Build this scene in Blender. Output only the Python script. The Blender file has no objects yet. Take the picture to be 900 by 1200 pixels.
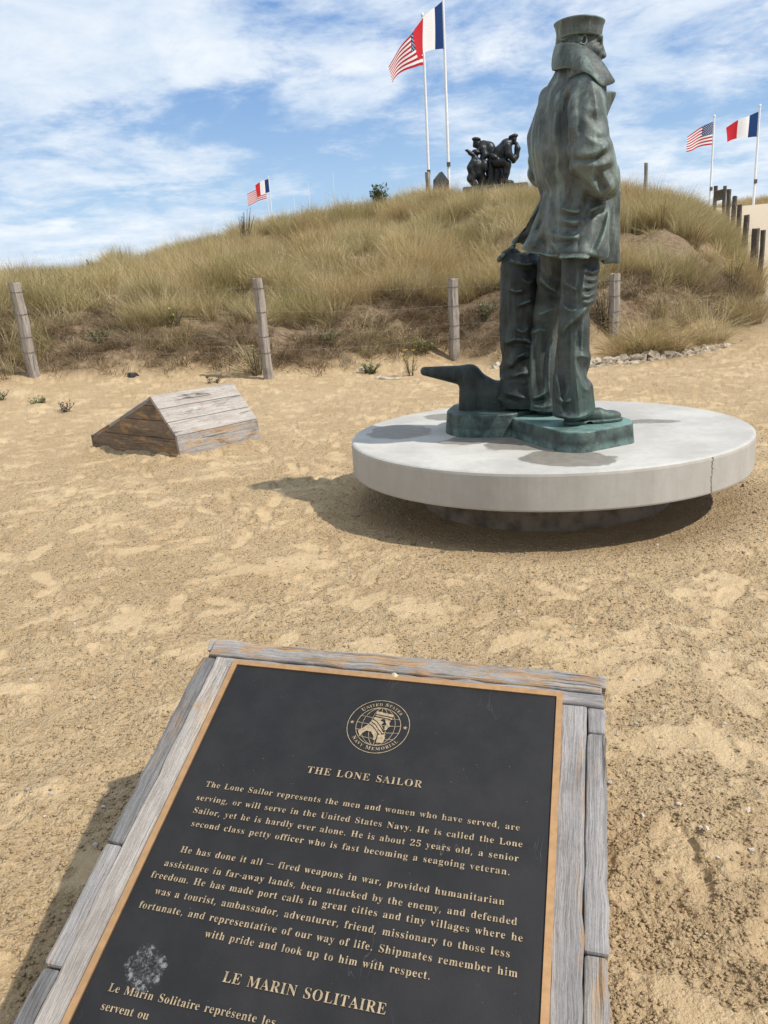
import bpy, math, random
import numpy as np
from mathutils import Vector, Matrix, Euler

random.seed(7)
rng = np.random.default_rng(11)
R = math.radians
scene = bpy.context.scene
COL = scene.collection

# ------------------------------------------------------------------ camera
HC = 1.29                       # height of the lens above the sand
PITCH, ROLL = R(15.9), R(-3.5)
cam_d = bpy.data.cameras.new("camera")
cam_d.sensor_fit = 'VERTICAL'
cam_d.sensor_height = 24.0
cam_d.lens = 18.0
cam_d.clip_start, cam_d.clip_end = 0.05, 8000
cam = bpy.data.objects.new("camera", cam_d)
COL.objects.link(cam)
_c, _s, _st, _ct = math.cos(ROLL), math.sin(ROLL), math.sin(PITCH), math.cos(PITCH)
_right = Vector((_c, _s * _st, _s * _ct))
_up = Vector((-_s, _c * _st, _c * _ct))
_fwd = Vector((0, _ct, -_st))
cam.matrix_world = Matrix((( _right.x, _up.x, -_fwd.x, 0), (_right.y, _up.y, -_fwd.y, 0),
                           (_right.z, _up.z, -_fwd.z, HC), (0, 0, 0, 1)))
scene.camera = cam

# ------------------------------------------------------------------ sky, sun, exposure
SUN_AZ, SUN_EL = R(117), R(49)
world = bpy.data.worlds.new("World")
scene.world = world
world.use_nodes = True
nt = world.node_tree
nt.nodes.clear()
def wn(t, **kw):
    n = nt.nodes.new(t)
    for k, v in kw.items(): setattr(n, k, v)
    return n
wl = nt.links.new
sky = wn('ShaderNodeTexSky', sky_type='NISHITA', sun_disc=False, sun_elevation=SUN_EL, sun_rotation=SUN_AZ,
         altitude=10, air_density=1.0, dust_density=0.4, ozone_density=1.6)
tc = wn('ShaderNodeTexCoord')
sep = wn('ShaderNodeSeparateXYZ'); wl(tc.outputs['Generated'], sep.inputs[0])
def wmath(op, a, b=None, clamp=False):
    n = wn('ShaderNodeMath', operation=op, use_clamp=clamp)
    for i, v in enumerate((a, b)):
        if v is None: continue
        if isinstance(v, (int, float)): n.inputs[i].default_value = v
        else: wl(v, n.inputs[i])
    return n.outputs[0]
def wnoise(vec, scale, detail, rough, dist=0.0):
    n = wn('ShaderNodeTexNoise'); n.inputs['Scale'].default_value = scale
    n.inputs['Detail'].default_value = detail; n.inputs['Roughness'].default_value = rough
    n.inputs['Distortion'].default_value = dist
    wl(vec, n.inputs['Vector']); return n.outputs['Fac']
# a cloud deck seen edge-on: directions are projected on a curved layer overhead
den = wmath('ADD', wmath('MAXIMUM', sep.outputs[2], 0.0), 0.16)
cx = wmath('DIVIDE', sep.outputs[0], den); cy = wmath('DIVIDE', sep.outputs[1], den)
comb = wn('ShaderNodeCombineXYZ'); wl(cx, comb.inputs[0]); wl(cy, comb.inputs[1]); comb.inputs[2].default_value = CLOUD_SEED = 4.7
big = wnoise(comb.outputs[0], 0.75, 3, 0.5)
mid = wnoise(comb.outputs[0], 2.1, 9, 0.62, 0.25)
fine = wnoise(comb.outputs[0], 6.5, 8, 0.68, 0.4)
dens = wmath('ADD', wmath('ADD', wmath('MULTIPLY', big, 0.85), wmath('MULTIPLY', mid, 0.85)), wmath('MULTIPLY', fine, 0.22))
# thicker towards the west (camera left), thinner to the right, as the day was
dens = wmath('SUBTRACT', dens, wmath('MULTIPLY', sep.outputs[0], 0.16))
mr = wn('ShaderNodeMapRange', interpolation_type='SMOOTHSTEP'); wl(dens, mr.inputs['Value'])
mr.inputs['From Min'].default_value = 0.79; mr.inputs['From Max'].default_value = 1.03
cover = mr.outputs['Result']
# cloud brightness: bright tufts, greyer bellies
shade = wn('ShaderNodeMapRange'); wl(wnoise(comb.outputs[0], 3.2, 8, 0.65, 0.3), shade.inputs['Value'])
shade.inputs['From Min'].default_value = 0.32; shade.inputs['From Max'].default_value = 0.68
ccol = wn('ShaderNodeMix', data_type='RGBA'); wl(shade.outputs['Result'], ccol.inputs['Factor'])
ccol.inputs['A'].default_value = (5.6, 6.9, 8.5, 1); ccol.inputs['B'].default_value = (8.9, 9.3, 9.7, 1)
# clear-sky tint: pull the Nishita horizon towards the pale blue seen over the sea
hz = wn('ShaderNodeMapRange', interpolation_type='SMOOTHSTEP'); wl(sep.outputs[2], hz.inputs['Value'])
hz.inputs['From Min'].default_value = 0.0; hz.inputs['From Max'].default_value = 0.36
clear = wn('ShaderNodeMix', data_type='RGBA'); wl(hz.outputs['Result'], clear.inputs['Factor'])
clear.inputs['A'].default_value = (5.0, 7.0, 9.0, 1); clear.inputs['B'].default_value = (1.15, 2.95, 6.7, 1)
nm = wn('ShaderNodeMix', data_type='RGBA'); nm.inputs['Factor'].default_value = 0.82
wl(sky.outputs[0], nm.inputs['A']); wl(clear.outputs['Result'], nm.inputs['B'])
mixc = wn('ShaderNodeMix', data_type='RGBA'); wl(wmath('MULTIPLY', cover, 0.92), mixc.inputs['Factor'])
wl(nm.outputs['Result'], mixc.inputs['A']); wl(ccol.outputs['Result'], mixc.inputs['B'])
bg = wn('ShaderNodeBackground'); bg.inputs['Strength'].default_value = 0.10
wl(mixc.outputs['Result'], bg.inputs['Color'])
wo = wn('ShaderNodeOutputWorld'); wl(bg.outputs[0], wo.inputs['Surface'])

sun_d = bpy.data.lights.new("sun", 'SUN')
sun_d.energy, sun_d.angle, sun_d.color = 4.4, R(0.9), (1.0, 0.945, 0.86)
sun = bpy.data.objects.new("sun", sun_d); COL.objects.link(sun)
_sv = Vector((math.sin(SUN_AZ) * math.cos(SUN_EL), math.cos(SUN_AZ) * math.cos(SUN_EL), math.sin(SUN_EL)))
sun.rotation_euler = _sv.to_track_quat('Z', 'Y').to_euler()
sun.location = _sv * 60

vs = scene.view_settings
vs.view_transform, vs.look, vs.exposure, vs.gamma, vs.use_curve_mapping = 'Standard', 'None', 0.12, 1.0, False

# ------------------------------------------------------------------ object helpers
def tag(o, label=None, cat=None, group=None, kind=None):
    if label: o['label'] = label
    if cat: o['category'] = cat
    if group: o['group'] = group
    if kind: o['kind'] = kind
    return o

def thing(name, label, cat, loc=(0, 0, 0), rot=(0, 0, 0), group=None):
    o = bpy.data.objects.new(name, None)
    o.empty_display_size = 0.1
    COL.objects.link(o)
    o.location = loc; o.rotation_euler = rot
    return tag(o, label, cat, group)

def link_mesh(name, me, mat=None, parent=None, loc=None, smooth=False):
    o = bpy.data.objects.new(name, me); COL.objects.link(o)
    if mat is not None and len(me.materials) == 0: me.materials.append(mat)
    if parent is not None: o.parent = parent
    if loc is not None: o.location = loc
    if smooth: me.shade_smooth()
    return o

def np_mesh(name, verts, faces, uv=None, attrs=None):
    """verts (n,3); faces (m,k) all with the same k, or a list of such arrays."""
    me = bpy.data.meshes.new(name)
    fl = faces if isinstance(faces, list) else [faces]
    fl = [np.asarray(f, dtype=np.int32) for f in fl if len(f)]
    me.vertices.add(len(verts))
    me.vertices.foreach_set('co', np.asarray(verts, dtype=np.float32).ravel())
    tot = np.concatenate([np.full(len(f), f.shape[1], np.int32) for f in fl])
    idx = np.concatenate([f.ravel() for f in fl])
    me.loops.add(len(idx)); me.loops.foreach_set('vertex_index', idx)
    me.polygons.add(len(tot))
    st = np.zeros(len(tot), np.int32); st[1:] = np.cumsum(tot)[:-1]
    me.polygons.foreach_set('loop_start', st)
    try: me.polygons.foreach_set('loop_total', tot)
    except Exception: pass
    if uv is not None:
        l = me.uv_layers.new(name='UVMap'); l.data.foreach_set('uv', np.asarray(uv, np.float32)[idx].ravel())
    for k, v in (attrs or {}).items():
        a = me.attributes.new(k, 'FLOAT', 'POINT'); a.data.foreach_set('value', np.asarray(v, np.float32))
    me.update(calc_edges=True); me.validate()
    return me

class MB:
    """Collects boards, tubes and prisms (with metre UVs along the grain) into one mesh."""
    def __init__(self): self.v, self.f, self.uv = [], [], []
    def quad(self, p, uv):
        b = len(self.v); self.v += [tuple(q) for q in p]; self.f.append(tuple(range(b, b + len(p)))); self.uv += list(uv)
    def hexa(self, P, grain=0, off=None):
        """P: 8 corners ordered (x0y0z0,x1y0z0,x1y1z0,x0y1z0, same for z1); grain axis 0/1/2 gets U"""
        P = [Vector(p) for p in P]
        off = off if off is not None else (random.random() * 20, random.random() * 20)
        ax = [(P[1] - P[0]), (P[3] - P[0]), (P[4] - P[0])]
        L = [max(a.length, 1e-6) for a in ax]; n = [a / l for a, l in zip(ax, L)]
        o = [1, 2, 0] if grain == 0 else ([0, 2, 1] if grain == 1 else [0, 1, 2])
        for q in o[:2]:                                    # cross-grain axes square to the grain
            c_ = n[q] - n[grain] * n[q].dot(n[grain]); n[q] = c_.normalized() if c_.length > .05 else n[q]
        for F in ((0, 3, 2, 1), (4, 5, 6, 7), (0, 1, 5, 4), (2, 3, 7, 6), (1, 2, 6, 5), (3, 0, 4, 7)):
            uv = []
            for i in F:
                d = P[i] - P[0]
                uv.append((off[0] + d.dot(n[grain]), off[1] + d.dot(n[o[0]]) + d.dot(n[o[1]])))
            self.quad([P[i] for i in F], uv)
    def box(self, a, b, grain=0, off=None):
        (x0, y0, z0), (x1, y1, z1) = a, b
        self.hexa([(x0, y0, z0), (x1, y0, z0), (x1, y1, z0), (x0, y1, z0), (x0, y0, z1), (x1, y0, z1), (x1, y1, z1), (x0, y1, z1)], grain, off)
    def tube(self, pts, rad, n=8, caps=True):
        pts = [Vector(p) for p in pts]; b = len(self.v)
        rads = rad if isinstance(rad, (list, tuple)) else [rad] * len(pts)
        L = 0
        for i, p in enumerate(pts):
            t = (pts[min(i + 1, len(pts) - 1)] - pts[max(i - 1, 0)]).normalized()
            q = t.to_track_quat('Z', 'Y'); 
            if i: L += (p - pts[i - 1]).length
            for k in range(n):
                a = 2 * math.pi * k / n
                self.v.append(tuple(p + q @ Vector((math.cos(a) * rads[i], math.sin(a) * rads[i], 0)))); self.uv.append((L, k / n * 0.3))
        for i in range(len(pts) - 1):
            for k in range(n):
                self.f.append((b + i * n + k, b + i * n + (k + 1) % n, b + (i + 1) * n + (k + 1) % n, b + (i + 1) * n + k))
        if caps:
            self.f.append(tuple(b + k for k in reversed(range(n)))); self.f.append(tuple(b + (len(pts) - 1) * n + k for k in range(n)))
    def mesh(self, name):
        me = bpy.data.meshes.new(name); me.from_pydata(self.v, [], self.f)
        l = me.uv_layers.new(name='UVMap')
        idx = np.zeros(len(me.loops), np.int32); me.loops.foreach_get('vertex_index', idx)
        l.data.foreach_set('uv', np.asarray(self.uv, np.float32)[idx].ravel())
        me.update(); return me
    def build(self, name, mat, parent=None, bevel=0.0, smooth=False, loc=None, merge=True):
        o = link_mesh(name, self.mesh(name), mat, parent, loc, smooth)
        if bevel:
            m = o.modifiers.new('weld', 'WELD'); m.merge_threshold = 0.0004
            m = o.modifiers.new('bevel', 'BEVEL'); m.width = bevel; m.segments = 2; m.limit_method = 'ANGLE'; m.angle_limit = R(35)
        return o

# ------------------------------------------------------------------ noise in numpy
def _hash(ix, iy, iz, seed):
    h = (ix.astype(np.int64) * 374761393 + iy.astype(np.int64) * 668265263 + iz * 1274126177 + seed * 974634777) & 0xffffffff
    h = ((h ^ (h >> 13)) * 1274126177) & 0xffffffff
    return ((h ^ (h >> 16)) & 0xffff).astype(np.float32) / 65535.0
def vnoise(x, y, seed=0):
    ix, iy = np.floor(x), np.floor(y); fx, fy = (x - ix).astype(np.float32), (y - iy).astype(np.float32)
    fx = fx * fx * fx * (fx * (fx * 6 - 15) + 10); fy = fy * fy * fy * (fy * (fy * 6 - 15) + 10)
    ix, iy = ix.astype(np.int64), iy.astype(np.int64)
    a, b = _hash(ix, iy, 0, seed), _hash(ix + 1, iy, 0, seed); c, d = _hash(ix, iy + 1, 0, seed), _hash(ix + 1, iy + 1, 0, seed)
    return (a + (b - a) * fx) + ((c + (d - c) * fx) - (a + (b - a) * fx)) * fy
def fbm(x, y, octs=4, seed=0, gain=0.5):
    t, a, s = 0, 1.0, 0
    for i in range(octs):
        t = t + a * (vnoise(x * 2 ** i + 17.3 * i, y * 2 ** i - 9.1 * i, seed + i) - 0.5); s += a; a *= gain
    return t / s * 2          # about -1 .. 1
def vnoise3(x, y, z, seed=0):
    iz = np.floor(z).astype(np.int64); fz = (z - iz).astype(np.float32); fz = fz * fz * (3 - 2 * fz)
    ix, iy = np.floor(x).astype(np.int64), np.floor(y).astype(np.int64)
    fx, fy = (x - ix).astype(np.float32), (y - iy).astype(np.float32)
    fx = fx * fx * (3 - 2 * fx); fy = fy * fy * (3 - 2 * fy)
    r = []
    for k in (0, 1):
        a, b = _hash(ix, iy, iz + k, seed), _hash(ix + 1, iy, iz + k, seed)
        c, d = _hash(ix, iy + 1, iz + k, seed), _hash(ix + 1, iy + 1, iz + k, seed)
        r.append((a + (b - a) * fx) * (1 - fy) + (c + (d - c) * fx) * fy)
    return r[0] + (r[1] - r[0]) * fz - 0.5
def sstep(a, b, x):
    t = np.clip((x - a) / (b - a), 0, 1); return t * t * (3 - 2 * t)

# ------------------------------------------------------------------ material helper
class NT:
    def __init__(self, name):
        self.m = bpy.data.materials.new(name); self.m.use_nodes = True
        self.t = self.m.node_tree; self.b = self.t.nodes['Principled BSDF']
    def n(self, t, **kw):
        x = self.t.nodes.new(t)
        for k, v in kw.items(): setattr(x, k, v)
        return x
    def put(self, sock, v):
        if v is None: return
        if isinstance(v, (int, float)): sock.default_value = v
        elif isinstance(v, (tuple, list)): sock.default_value = (*v, 1) if len(v) == 3 and sock.type == 'RGBA' else v
        else: self.t.links.new(v, sock)
    def coord(self, kind='Object', scale=None, rot=None, loc=None):
        o = self.n('ShaderNodeTexCoord').outputs[kind]
        if scale is None and rot is None and loc is None: return o
        mp = self.n('ShaderNodeMapping'); self.put(mp.inputs[0], o)
        if scale: mp.inputs['Scale'].default_value = scale
        if rot: mp.inputs['Rotation'].default_value = rot
        if loc: mp.inputs['Location'].default_value = loc
        return mp.outputs[0]
    def noise(self, vec, scale, detail=4, rough=0.55, dist=0.0, out='Fac'):
        x = self.n('ShaderNodeTexNoise'); self.put(x.inputs['Vector'], vec); x.inputs['Scale'].default_value = scale
        x.inputs['Detail'].default_value = detail; x.inputs['Roughness'].default_value = rough; x.inputs['Distortion'].default_value = dist
        return x.outputs[out]
    def voro(self, vec, scale, feature='F1', out='Distance', rand=1.0):
        x = self.n('ShaderNodeTexVoronoi', feature=feature); self.put(x.inputs['Vector'], vec); x.inputs['Scale'].default_value = scale
        x.inputs['Randomness'].default_value = rand
        return x.outputs[out]
    def rng(self, v, a, b, c=0.0, d=1.0, smooth=True):
        x = self.n('ShaderNodeMapRange'); 
        if smooth: x.interpolation_type = 'SMOOTHSTEP'
        self.put(x.inputs['Value'], v)
        for k, q in (('From Min', a), ('From Max', b), ('To Min', c), ('To Max', d)): x.inputs[k].default_value = q
        return x.outputs['Result']
    def math(self, op, a, b=None, clamp=False):
        x = self.n('ShaderNodeMath', operation=op, use_clamp=clamp); self.put(x.inputs[0], a); self.put(x.inputs[1], b); return x.outputs[0]
    def mix(self, f, a, b, blend='MIX'):
        x = self.n('ShaderNodeMix', data_type='RGBA', blend_type=blend)
        self.put(x.inputs['Factor'], f); self.put(x.inputs['A'], a); self.put(x.inputs['B'], b); return x.outputs['Result']
    def attr(self, name, out='Fac'):
        x = self.n('ShaderNodeAttribute'); x.attribute_name = name; return x.outputs[out]
    def bump(self, h, strength=0.5, dist=0.01, normal=None):
        x = self.n('ShaderNodeBump'); self.put(x.inputs['Height'], h); x.inputs['Strength'].default_value = strength; x.inputs['Distance'].default_value = dist
        if normal is not None: self.put(x.inputs['Normal'], normal)
        return x.outputs[0]
    def out(self, col=None, rough=None, normal=None, metal=None, spec=None):
        self.put(self.b.inputs['Base Color'], col); self.put(self.b.inputs['Roughness'], rough)
        if normal is not None: self.put(self.b.inputs['Normal'], normal)
        self.put(self.b.inputs['Metallic'], metal)
        if spec is not None: self.put(self.b.inputs['Specular IOR Level'], spec)
        return self.m

# ------------------------------------------------------------------ materials
def mat_sand():
    k = NT('sand'); P = k.coord('Object')
    sm = k.attr('smooth')                                  # trodden, crusted patches are smooth, the rest is loose clods
    blotch = k.noise(P, 1.3, 5, 0.6); fine = k.noise(P, 9.0, 6, 0.65)
    col = k.mix(k.rng(blotch, .3, .7), (.485, .345, .190), (.565, .42, .245))
    col = k.mix(k.rng(fine, .38, .74, 0, .5), col, (.395, .275, .155))
    grit = k.noise(P, 140, 3, .7)
    col = k.mix(k.math('MULTIPLY', k.rng(grit, .54, .70, 0, .5), k.rng(sm, .2, .9, 1, .35)), col, (.27, .185, .105))
    col = k.mix(k.math('MULTIPLY', k.rng(sm, .25, 1.0), .20), col, (.63, .49, .305))
    far = k.attr('pale'); col = k.mix(far, col, (.60, .50, .37))
    soil = k.attr('soil'); col = k.mix(soil, col, k.mix(k.rng(fine, .35, .65), (.15, .10, .058), (.30, .215, .13)))
    ring_tone = k.attr('ring_tone'); col = k.mix(k.math('MULTIPLY', ring_tone, .75), col, (.20, .135, .075))
    crev = k.voro(P, 58, 'SMOOTH_F1'); col = k.mix(k.math('MULTIPLY', k.rng(crev, .42, .62), k.rng(sm, .1, .8, .24, .03)), col, (.26, .175, .095))
    pale_grit = k.voro(P, 420, out='Color'); sx = k.n('ShaderNodeSeparateColor'); k.put(sx.inputs[0], pale_grit)
    col = k.mix(k.rng(sx.outputs[0], .93, .98, 0, .6), col, (.68, .60, .47))  # scattered paler grains, picked at random
    clod = k.math('SUBTRACT', .6, k.voro(P, 58, 'SMOOTH_F1')); clod2 = k.math('SUBTRACT', .6, k.voro(P, 120))
    clod = k.math('MULTIPLY', clod, k.rng(k.noise(P, 21, 4, .65), .40, .62, .15, 1.5)); clod2 = k.math('MULTIPLY', clod2, k.rng(k.noise(P, 47, 3, .6), .40, .60, .1, 1.4))
    h = k.math('ADD', k.math('MULTIPLY', clod, .8), k.math('MULTIPLY', clod2, .45))
    h = k.math('ADD', h, k.math('MULTIPLY', k.noise(P, 30, 6, .72), 1.3))
    amp = k.rng(sm, .15, .95, 1.0, .36)
    h = k.math('MULTIPLY', h, amp)
    h = k.math('ADD', h, k.math('MULTIPLY', k.noise(P, 260, 3, .7), .22))
    return k.out(col, .95, k.bump(h, 1.0, .0165), spec=.12)

def mat_concrete():
    k = NT('concrete'); P = k.coord('Object')
    n1 = k.noise(P, 2.2, 6, .6); n2 = k.noise(P, 17, 5, .65)
    col = k.mix(k.rng(n1, .3, .7), (.37, .35, .315), (.52, .50, .455))
    col = k.mix(k.rng(n2, .42, .75, 0, .4), col, (.37, .35, .32))
    streak = k.noise(k.coord('Object', scale=(5, 5, 1.1)), 1.6, 6, .65)
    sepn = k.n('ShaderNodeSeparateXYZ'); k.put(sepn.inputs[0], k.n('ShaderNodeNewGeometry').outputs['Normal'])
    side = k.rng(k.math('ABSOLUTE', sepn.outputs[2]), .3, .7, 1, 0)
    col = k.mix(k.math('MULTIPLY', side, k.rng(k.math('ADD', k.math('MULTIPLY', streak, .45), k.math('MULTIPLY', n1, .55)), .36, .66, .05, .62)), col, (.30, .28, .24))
    # rain stains left round the bronze bases (top face only)
    warp = k.noise(P, 3.4, 5, .58, out='Color'); st = None
    for (x, y, rx, ry, a) in STAINS:
        mp = k.n('ShaderNodeMapping'); mp.vector_type = 'TEXTURE'
        w = k.n('ShaderNodeVectorMath', operation='MULTIPLY_ADD'); k.put(w.inputs[0], warp); w.inputs[1].default_value = (.30, .30, 0); w.inputs[2].default_value = (-.15, -.15, 0)
        v = k.n('ShaderNodeVectorMath', operation='ADD'); k.put(v.inputs[0], P); k.put(v.inputs[1], w.outputs[0])
        k.put(mp.inputs[0], v.outputs[0]); mp.inputs['Location'].default_value = (x, y, 0); mp.inputs['Rotation'].default_value = (0, 0, a); mp.inputs['Scale'].default_value = (rx, ry, 1)
        f = k.n('ShaderNodeSeparateXYZ'); k.put(f.inputs[0], mp.outputs[0])
        r2 = k.math('ADD', k.math('POWER', k.math('ABSOLUTE', f.outputs[0]), 2), k.math('POWER', k.math('ABSOLUTE', f.outputs[1]), 2))
        m = k.rng(r2, .86, 1.04, 1, 0); st = m if st is None else k.math('MAXIMUM', st, m)
    top = k.rng(sepn.outputs[2], .8, .95)
    st = k.math('MULTIPLY', st, top)
    col = k.mix(k.math('MULTIPLY', st, .86), col, k.mix(k.rng(n2, .3, .7), (.155, .135, .108), (.225, .20, .165)))
    pore = k.voro(P, 95); pm = k.math('MULTIPLY', k.rng(pore, .07, .16, 1, 0), k.rng(k.noise(P, 26, 2), .48, .6))
    col = k.mix(k.math('MULTIPLY', pm, .8), col, (.10, .092, .082))
    # one hairline crack down the rim
    cr = k.n('ShaderNodeSeparateXYZ'); k.put(cr.inputs[0], P)
    ang = k.math('ARCTAN2', cr.outputs[1], cr.outputs[0])
    wob = k.math('MULTIPLY', k.math('SUBTRACT', k.noise(k.coord('Object', scale=(1, 1, 3)), 12, 4, .7), .5), .05)
    cd = k.math('ABSOLUTE', k.math('SUBTRACT', k.math('ADD', ang, wob), CRACK_ANG))
    cm = k.math('MULTIPLY', k.rng(cd, .0015, .0045, 1, 0), side)
    col = k.mix(k.math('MULTIPLY', cm, .85), col, (.07, .065, .06))
    h = k.math('SUBTRACT', k.math('MULTIPLY', n2, .5), k.math('ADD', k.math('MULTIPLY', pm, 1.0), k.math('MULTIPLY', cm, 1.2)))
    rough = k.math('SUBTRACT', .78, k.math('MULTIPLY', st, .28))
    return k.out(col, rough, k.bump(h, .55, .004), spec=.35)

def mat_bronze(name, dark=False, streak=(11, 11, 1.3), tint=1.0, verd=.62, top=0.0, zlo=.25, zhi=1.05):
    k = NT(name); P = k.coord('Object')
    str_ = k.noise(k.coord('Object', scale=streak), 1.5, 6, .62, .3)
    blot = k.noise(P, 5.5, 6, .62); fine = k.noise(P, 42, 4, .6)
    if dark:
        col = k.mix(k.rng(blot, .35, .7), (.010, .012, .013), (.028, .032, .033)); return k.out(col, .42, k.bump(fine, .3, .02), metal=.35)
    col = k.mix(k.rng(blot, .32, .68), (.026, .031, .028), (.094, .108, .094))
    col = k.mix(k.rng(str_, .50, .68, 0, .62), col, (.150, .195, .162))
    col = k.mix(k.rng(str_, .32, .45, .65, 0), col, (.038, .034, .029))
    s = k.n('ShaderNodeSeparateXYZ'); k.put(s.inputs[0], P)
    low = k.rng(s.outputs[2], zhi, zlo)                   # verdigris has built up lower down
    low = k.math('MULTIPLY', low, k.rng(k.noise(P, 3.6, 5, .6), .42, .66))
    col = k.mix(k.math('MULTIPLY', low, verd), col, (.060, .135, .118))
    if tint != 1: col = k.mix(1.0, col, (tint, tint, tint * 1.03), 'MULTIPLY')
    if top:
        nz = k.n('ShaderNodeSeparateXYZ'); k.put(nz.inputs[0], k.n('ShaderNodeNewGeometry').outputs['Normal'])
        col = k.mix(k.math('MULTIPLY', k.rng(nz.outputs[2], .6, .95), k.rng(k.noise(P, 4.5, 5, .65), .34, .60, .25, top)), col, (.20, .345, .30))
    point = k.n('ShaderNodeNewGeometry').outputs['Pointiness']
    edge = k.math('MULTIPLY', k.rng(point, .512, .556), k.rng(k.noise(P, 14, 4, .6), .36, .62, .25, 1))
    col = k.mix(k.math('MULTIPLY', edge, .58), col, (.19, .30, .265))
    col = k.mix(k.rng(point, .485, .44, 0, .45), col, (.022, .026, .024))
    col = k.mix(k.rng(fine, .6, .8, 0, .3), col, (.19, .25, .21))
    rough = k.rng(k.math('ADD', k.math('MULTIPLY', blot, .5), k.math('MULTIPLY', fine, .5)), .35, .65, .46, .72)
    return k.out(col, rough, k.bump(k.math('ADD', fine, k.math('MULTIPLY', str_, .8)), .45, .008), metal=.22, spec=.38)

def mat_wood(name, base, pale, dark, orange=0.0, axis='UV', crack=1.0, osc=(3.2, 11)):
    k = NT(name); UV = k.coord('UV')
    def st(sx, sy): 
        mp = k.n('ShaderNodeMapping'); k.put(mp.inputs[0], UV); mp.inputs['Scale'].default_value = (sx, sy, 1); return mp.outputs[0]
    g1 = k.noise(st(1.6, 34), 1, 7, .68, .8); g2 = k.noise(st(5, 120), 1, 5, .7, .6); b = k.noise(st(3, 9), 1, 6, .65, 1.2)
    col = k.mix(k.rng(g1, .3, .7), base, pale)
    col = k.mix(k.rng(g2, .5, .75, 0, .75), col, dark)
    col = k.mix(k.rng(b, .55, .72, 0, .5), col, pale)
    if orange:
        o = k.noise(st(*osc), 1, 5, .62, 1.0)
        col = k.mix(k.math('MULTIPLY', k.rng(o, .60 - .16 * orange, .70 - .14 * orange), .8), col, k.mix(k.rng(g1, .35, .65), (.36, .20, .085), (.50, .325, .165)))
    ck = k.noise(st(.9, 30), 1, 4, .55, .9)
    cm = k.math('MULTIPLY', k.rng(k.math('ABSOLUTE', k.math('SUBTRACT', ck, .5)), .003, .022, 1, 0), k.rng(k.noise(st(2.4, 6), 1, 3), .52, .66))
    col = k.mix(k.math('MULTIPLY', cm, .62 * crack), col, (.06, .05, .04))
    g3 = k.noise(st(26, 260), 1, 4, .7, .2); col = k.mix(k.rng(g3, .48, .66, 0, .5), col, dark); bl = k.noise(st(5, 5), 1, 5, .62); col = k.mix(k.rng(bl, .48, .70, 0, .45), col, dark)
    h = k.math('SUBTRACT', k.math('ADD', k.math('ADD', g1, k.math('MULTIPLY', g2, .8)), k.math('MULTIPLY', g3, .5)), k.math('MULTIPLY', cm, 2.2))
    return k.out(col, .88, k.bump(h, .9, .005), spec=.15)

def mat_flat(name, col, rough=.6, metal=0, var=.15, scale=8):
    k = NT(name); n = k.noise(k.coord('Object'), scale, 5, .6)
    c2 = tuple(c * (1 - var * 1.6) for c in col)
    return k.out(k.mix(k.rng(n, .3, .7), c2, col), rough, metal=metal)

def mat_plaque():
    k = NT('plaque_black'); P = k.coord('Object')
    n = k.noise(P, 8, 6, .65); f = k.noise(P, 700, 3, .6); s = k.noise(P, 38, 6, .75)
    col = k.mix(k.rng(n, .3, .75), (.0095, .0088, .0090), (.0185, .0172, .0176))
    col = k.mix(k.rng(s, .60, .80, 0, .55), col, (.045, .045, .047))            # dried salt haze
    dots = k.voro(P, 95); col = k.mix(k.math('MULTIPLY', k.rng(dots, .03, .07, 1, 0), k.rng(k.noise(P, 20, 2), .55, .65)), col, (.25, .24, .22))
    scr = k.noise(k.coord('Object', scale=(1, .25, 1), rot=(0, 0, .6)), 14, 2, .4, 3.0)
    scm = k.math('MULTIPLY', k.rng(k.math('ABSOLUTE', k.math('SUBTRACT', scr, .5)), .001, .004, 1, 0), k.rng(k.noise(P, 6, 2), .60, .70))
    col = k.mix(k.math('MULTIPLY', scm, .5), col, (.16, .155, .15))
    # one dried splash of guano / salt
    d = k.n('ShaderNodeVectorMath', operation='DISTANCE'); w = k.n('ShaderNodeVectorMath', operation='MULTIPLY_ADD')
    k.put(w.inputs[0], k.noise(P, 55, 4, .6, out='Color')); w.inputs[1].default_value = (.05, .05, 0); k.put(w.inputs[2], P)
    k.put(d.inputs[0], w.outputs[0]); d.inputs[1].default_value = (SPOT[0] + .025, SPOT[1] + .025, 0.007)
    sp = k.math('MULTIPLY', k.rng(d.outputs['Value'], .014, .034, 1, 0), k.rng(k.noise(P, 200, 5, .75), .47, .62))
    rim = k.math('MULTIPLY', k.rng(k.math('ABSOLUTE', k.math('SUBTRACT', d.outputs['Value'], .027)), .002, .009, 1, 0), k.rng(k.noise(P, 120, 5, .75), .46, .60))
    sp = k.math('MAXIMUM', k.math('MULTIPLY', sp, .45), rim)
    col = k.mix(k.math('MULTIPLY', sp, .50), col, (.36, .36, .35))
    return k.out(col, k.rng(n, .3, .7, .50, .62), k.bump(f, .45, .0008), spec=.34)

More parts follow.
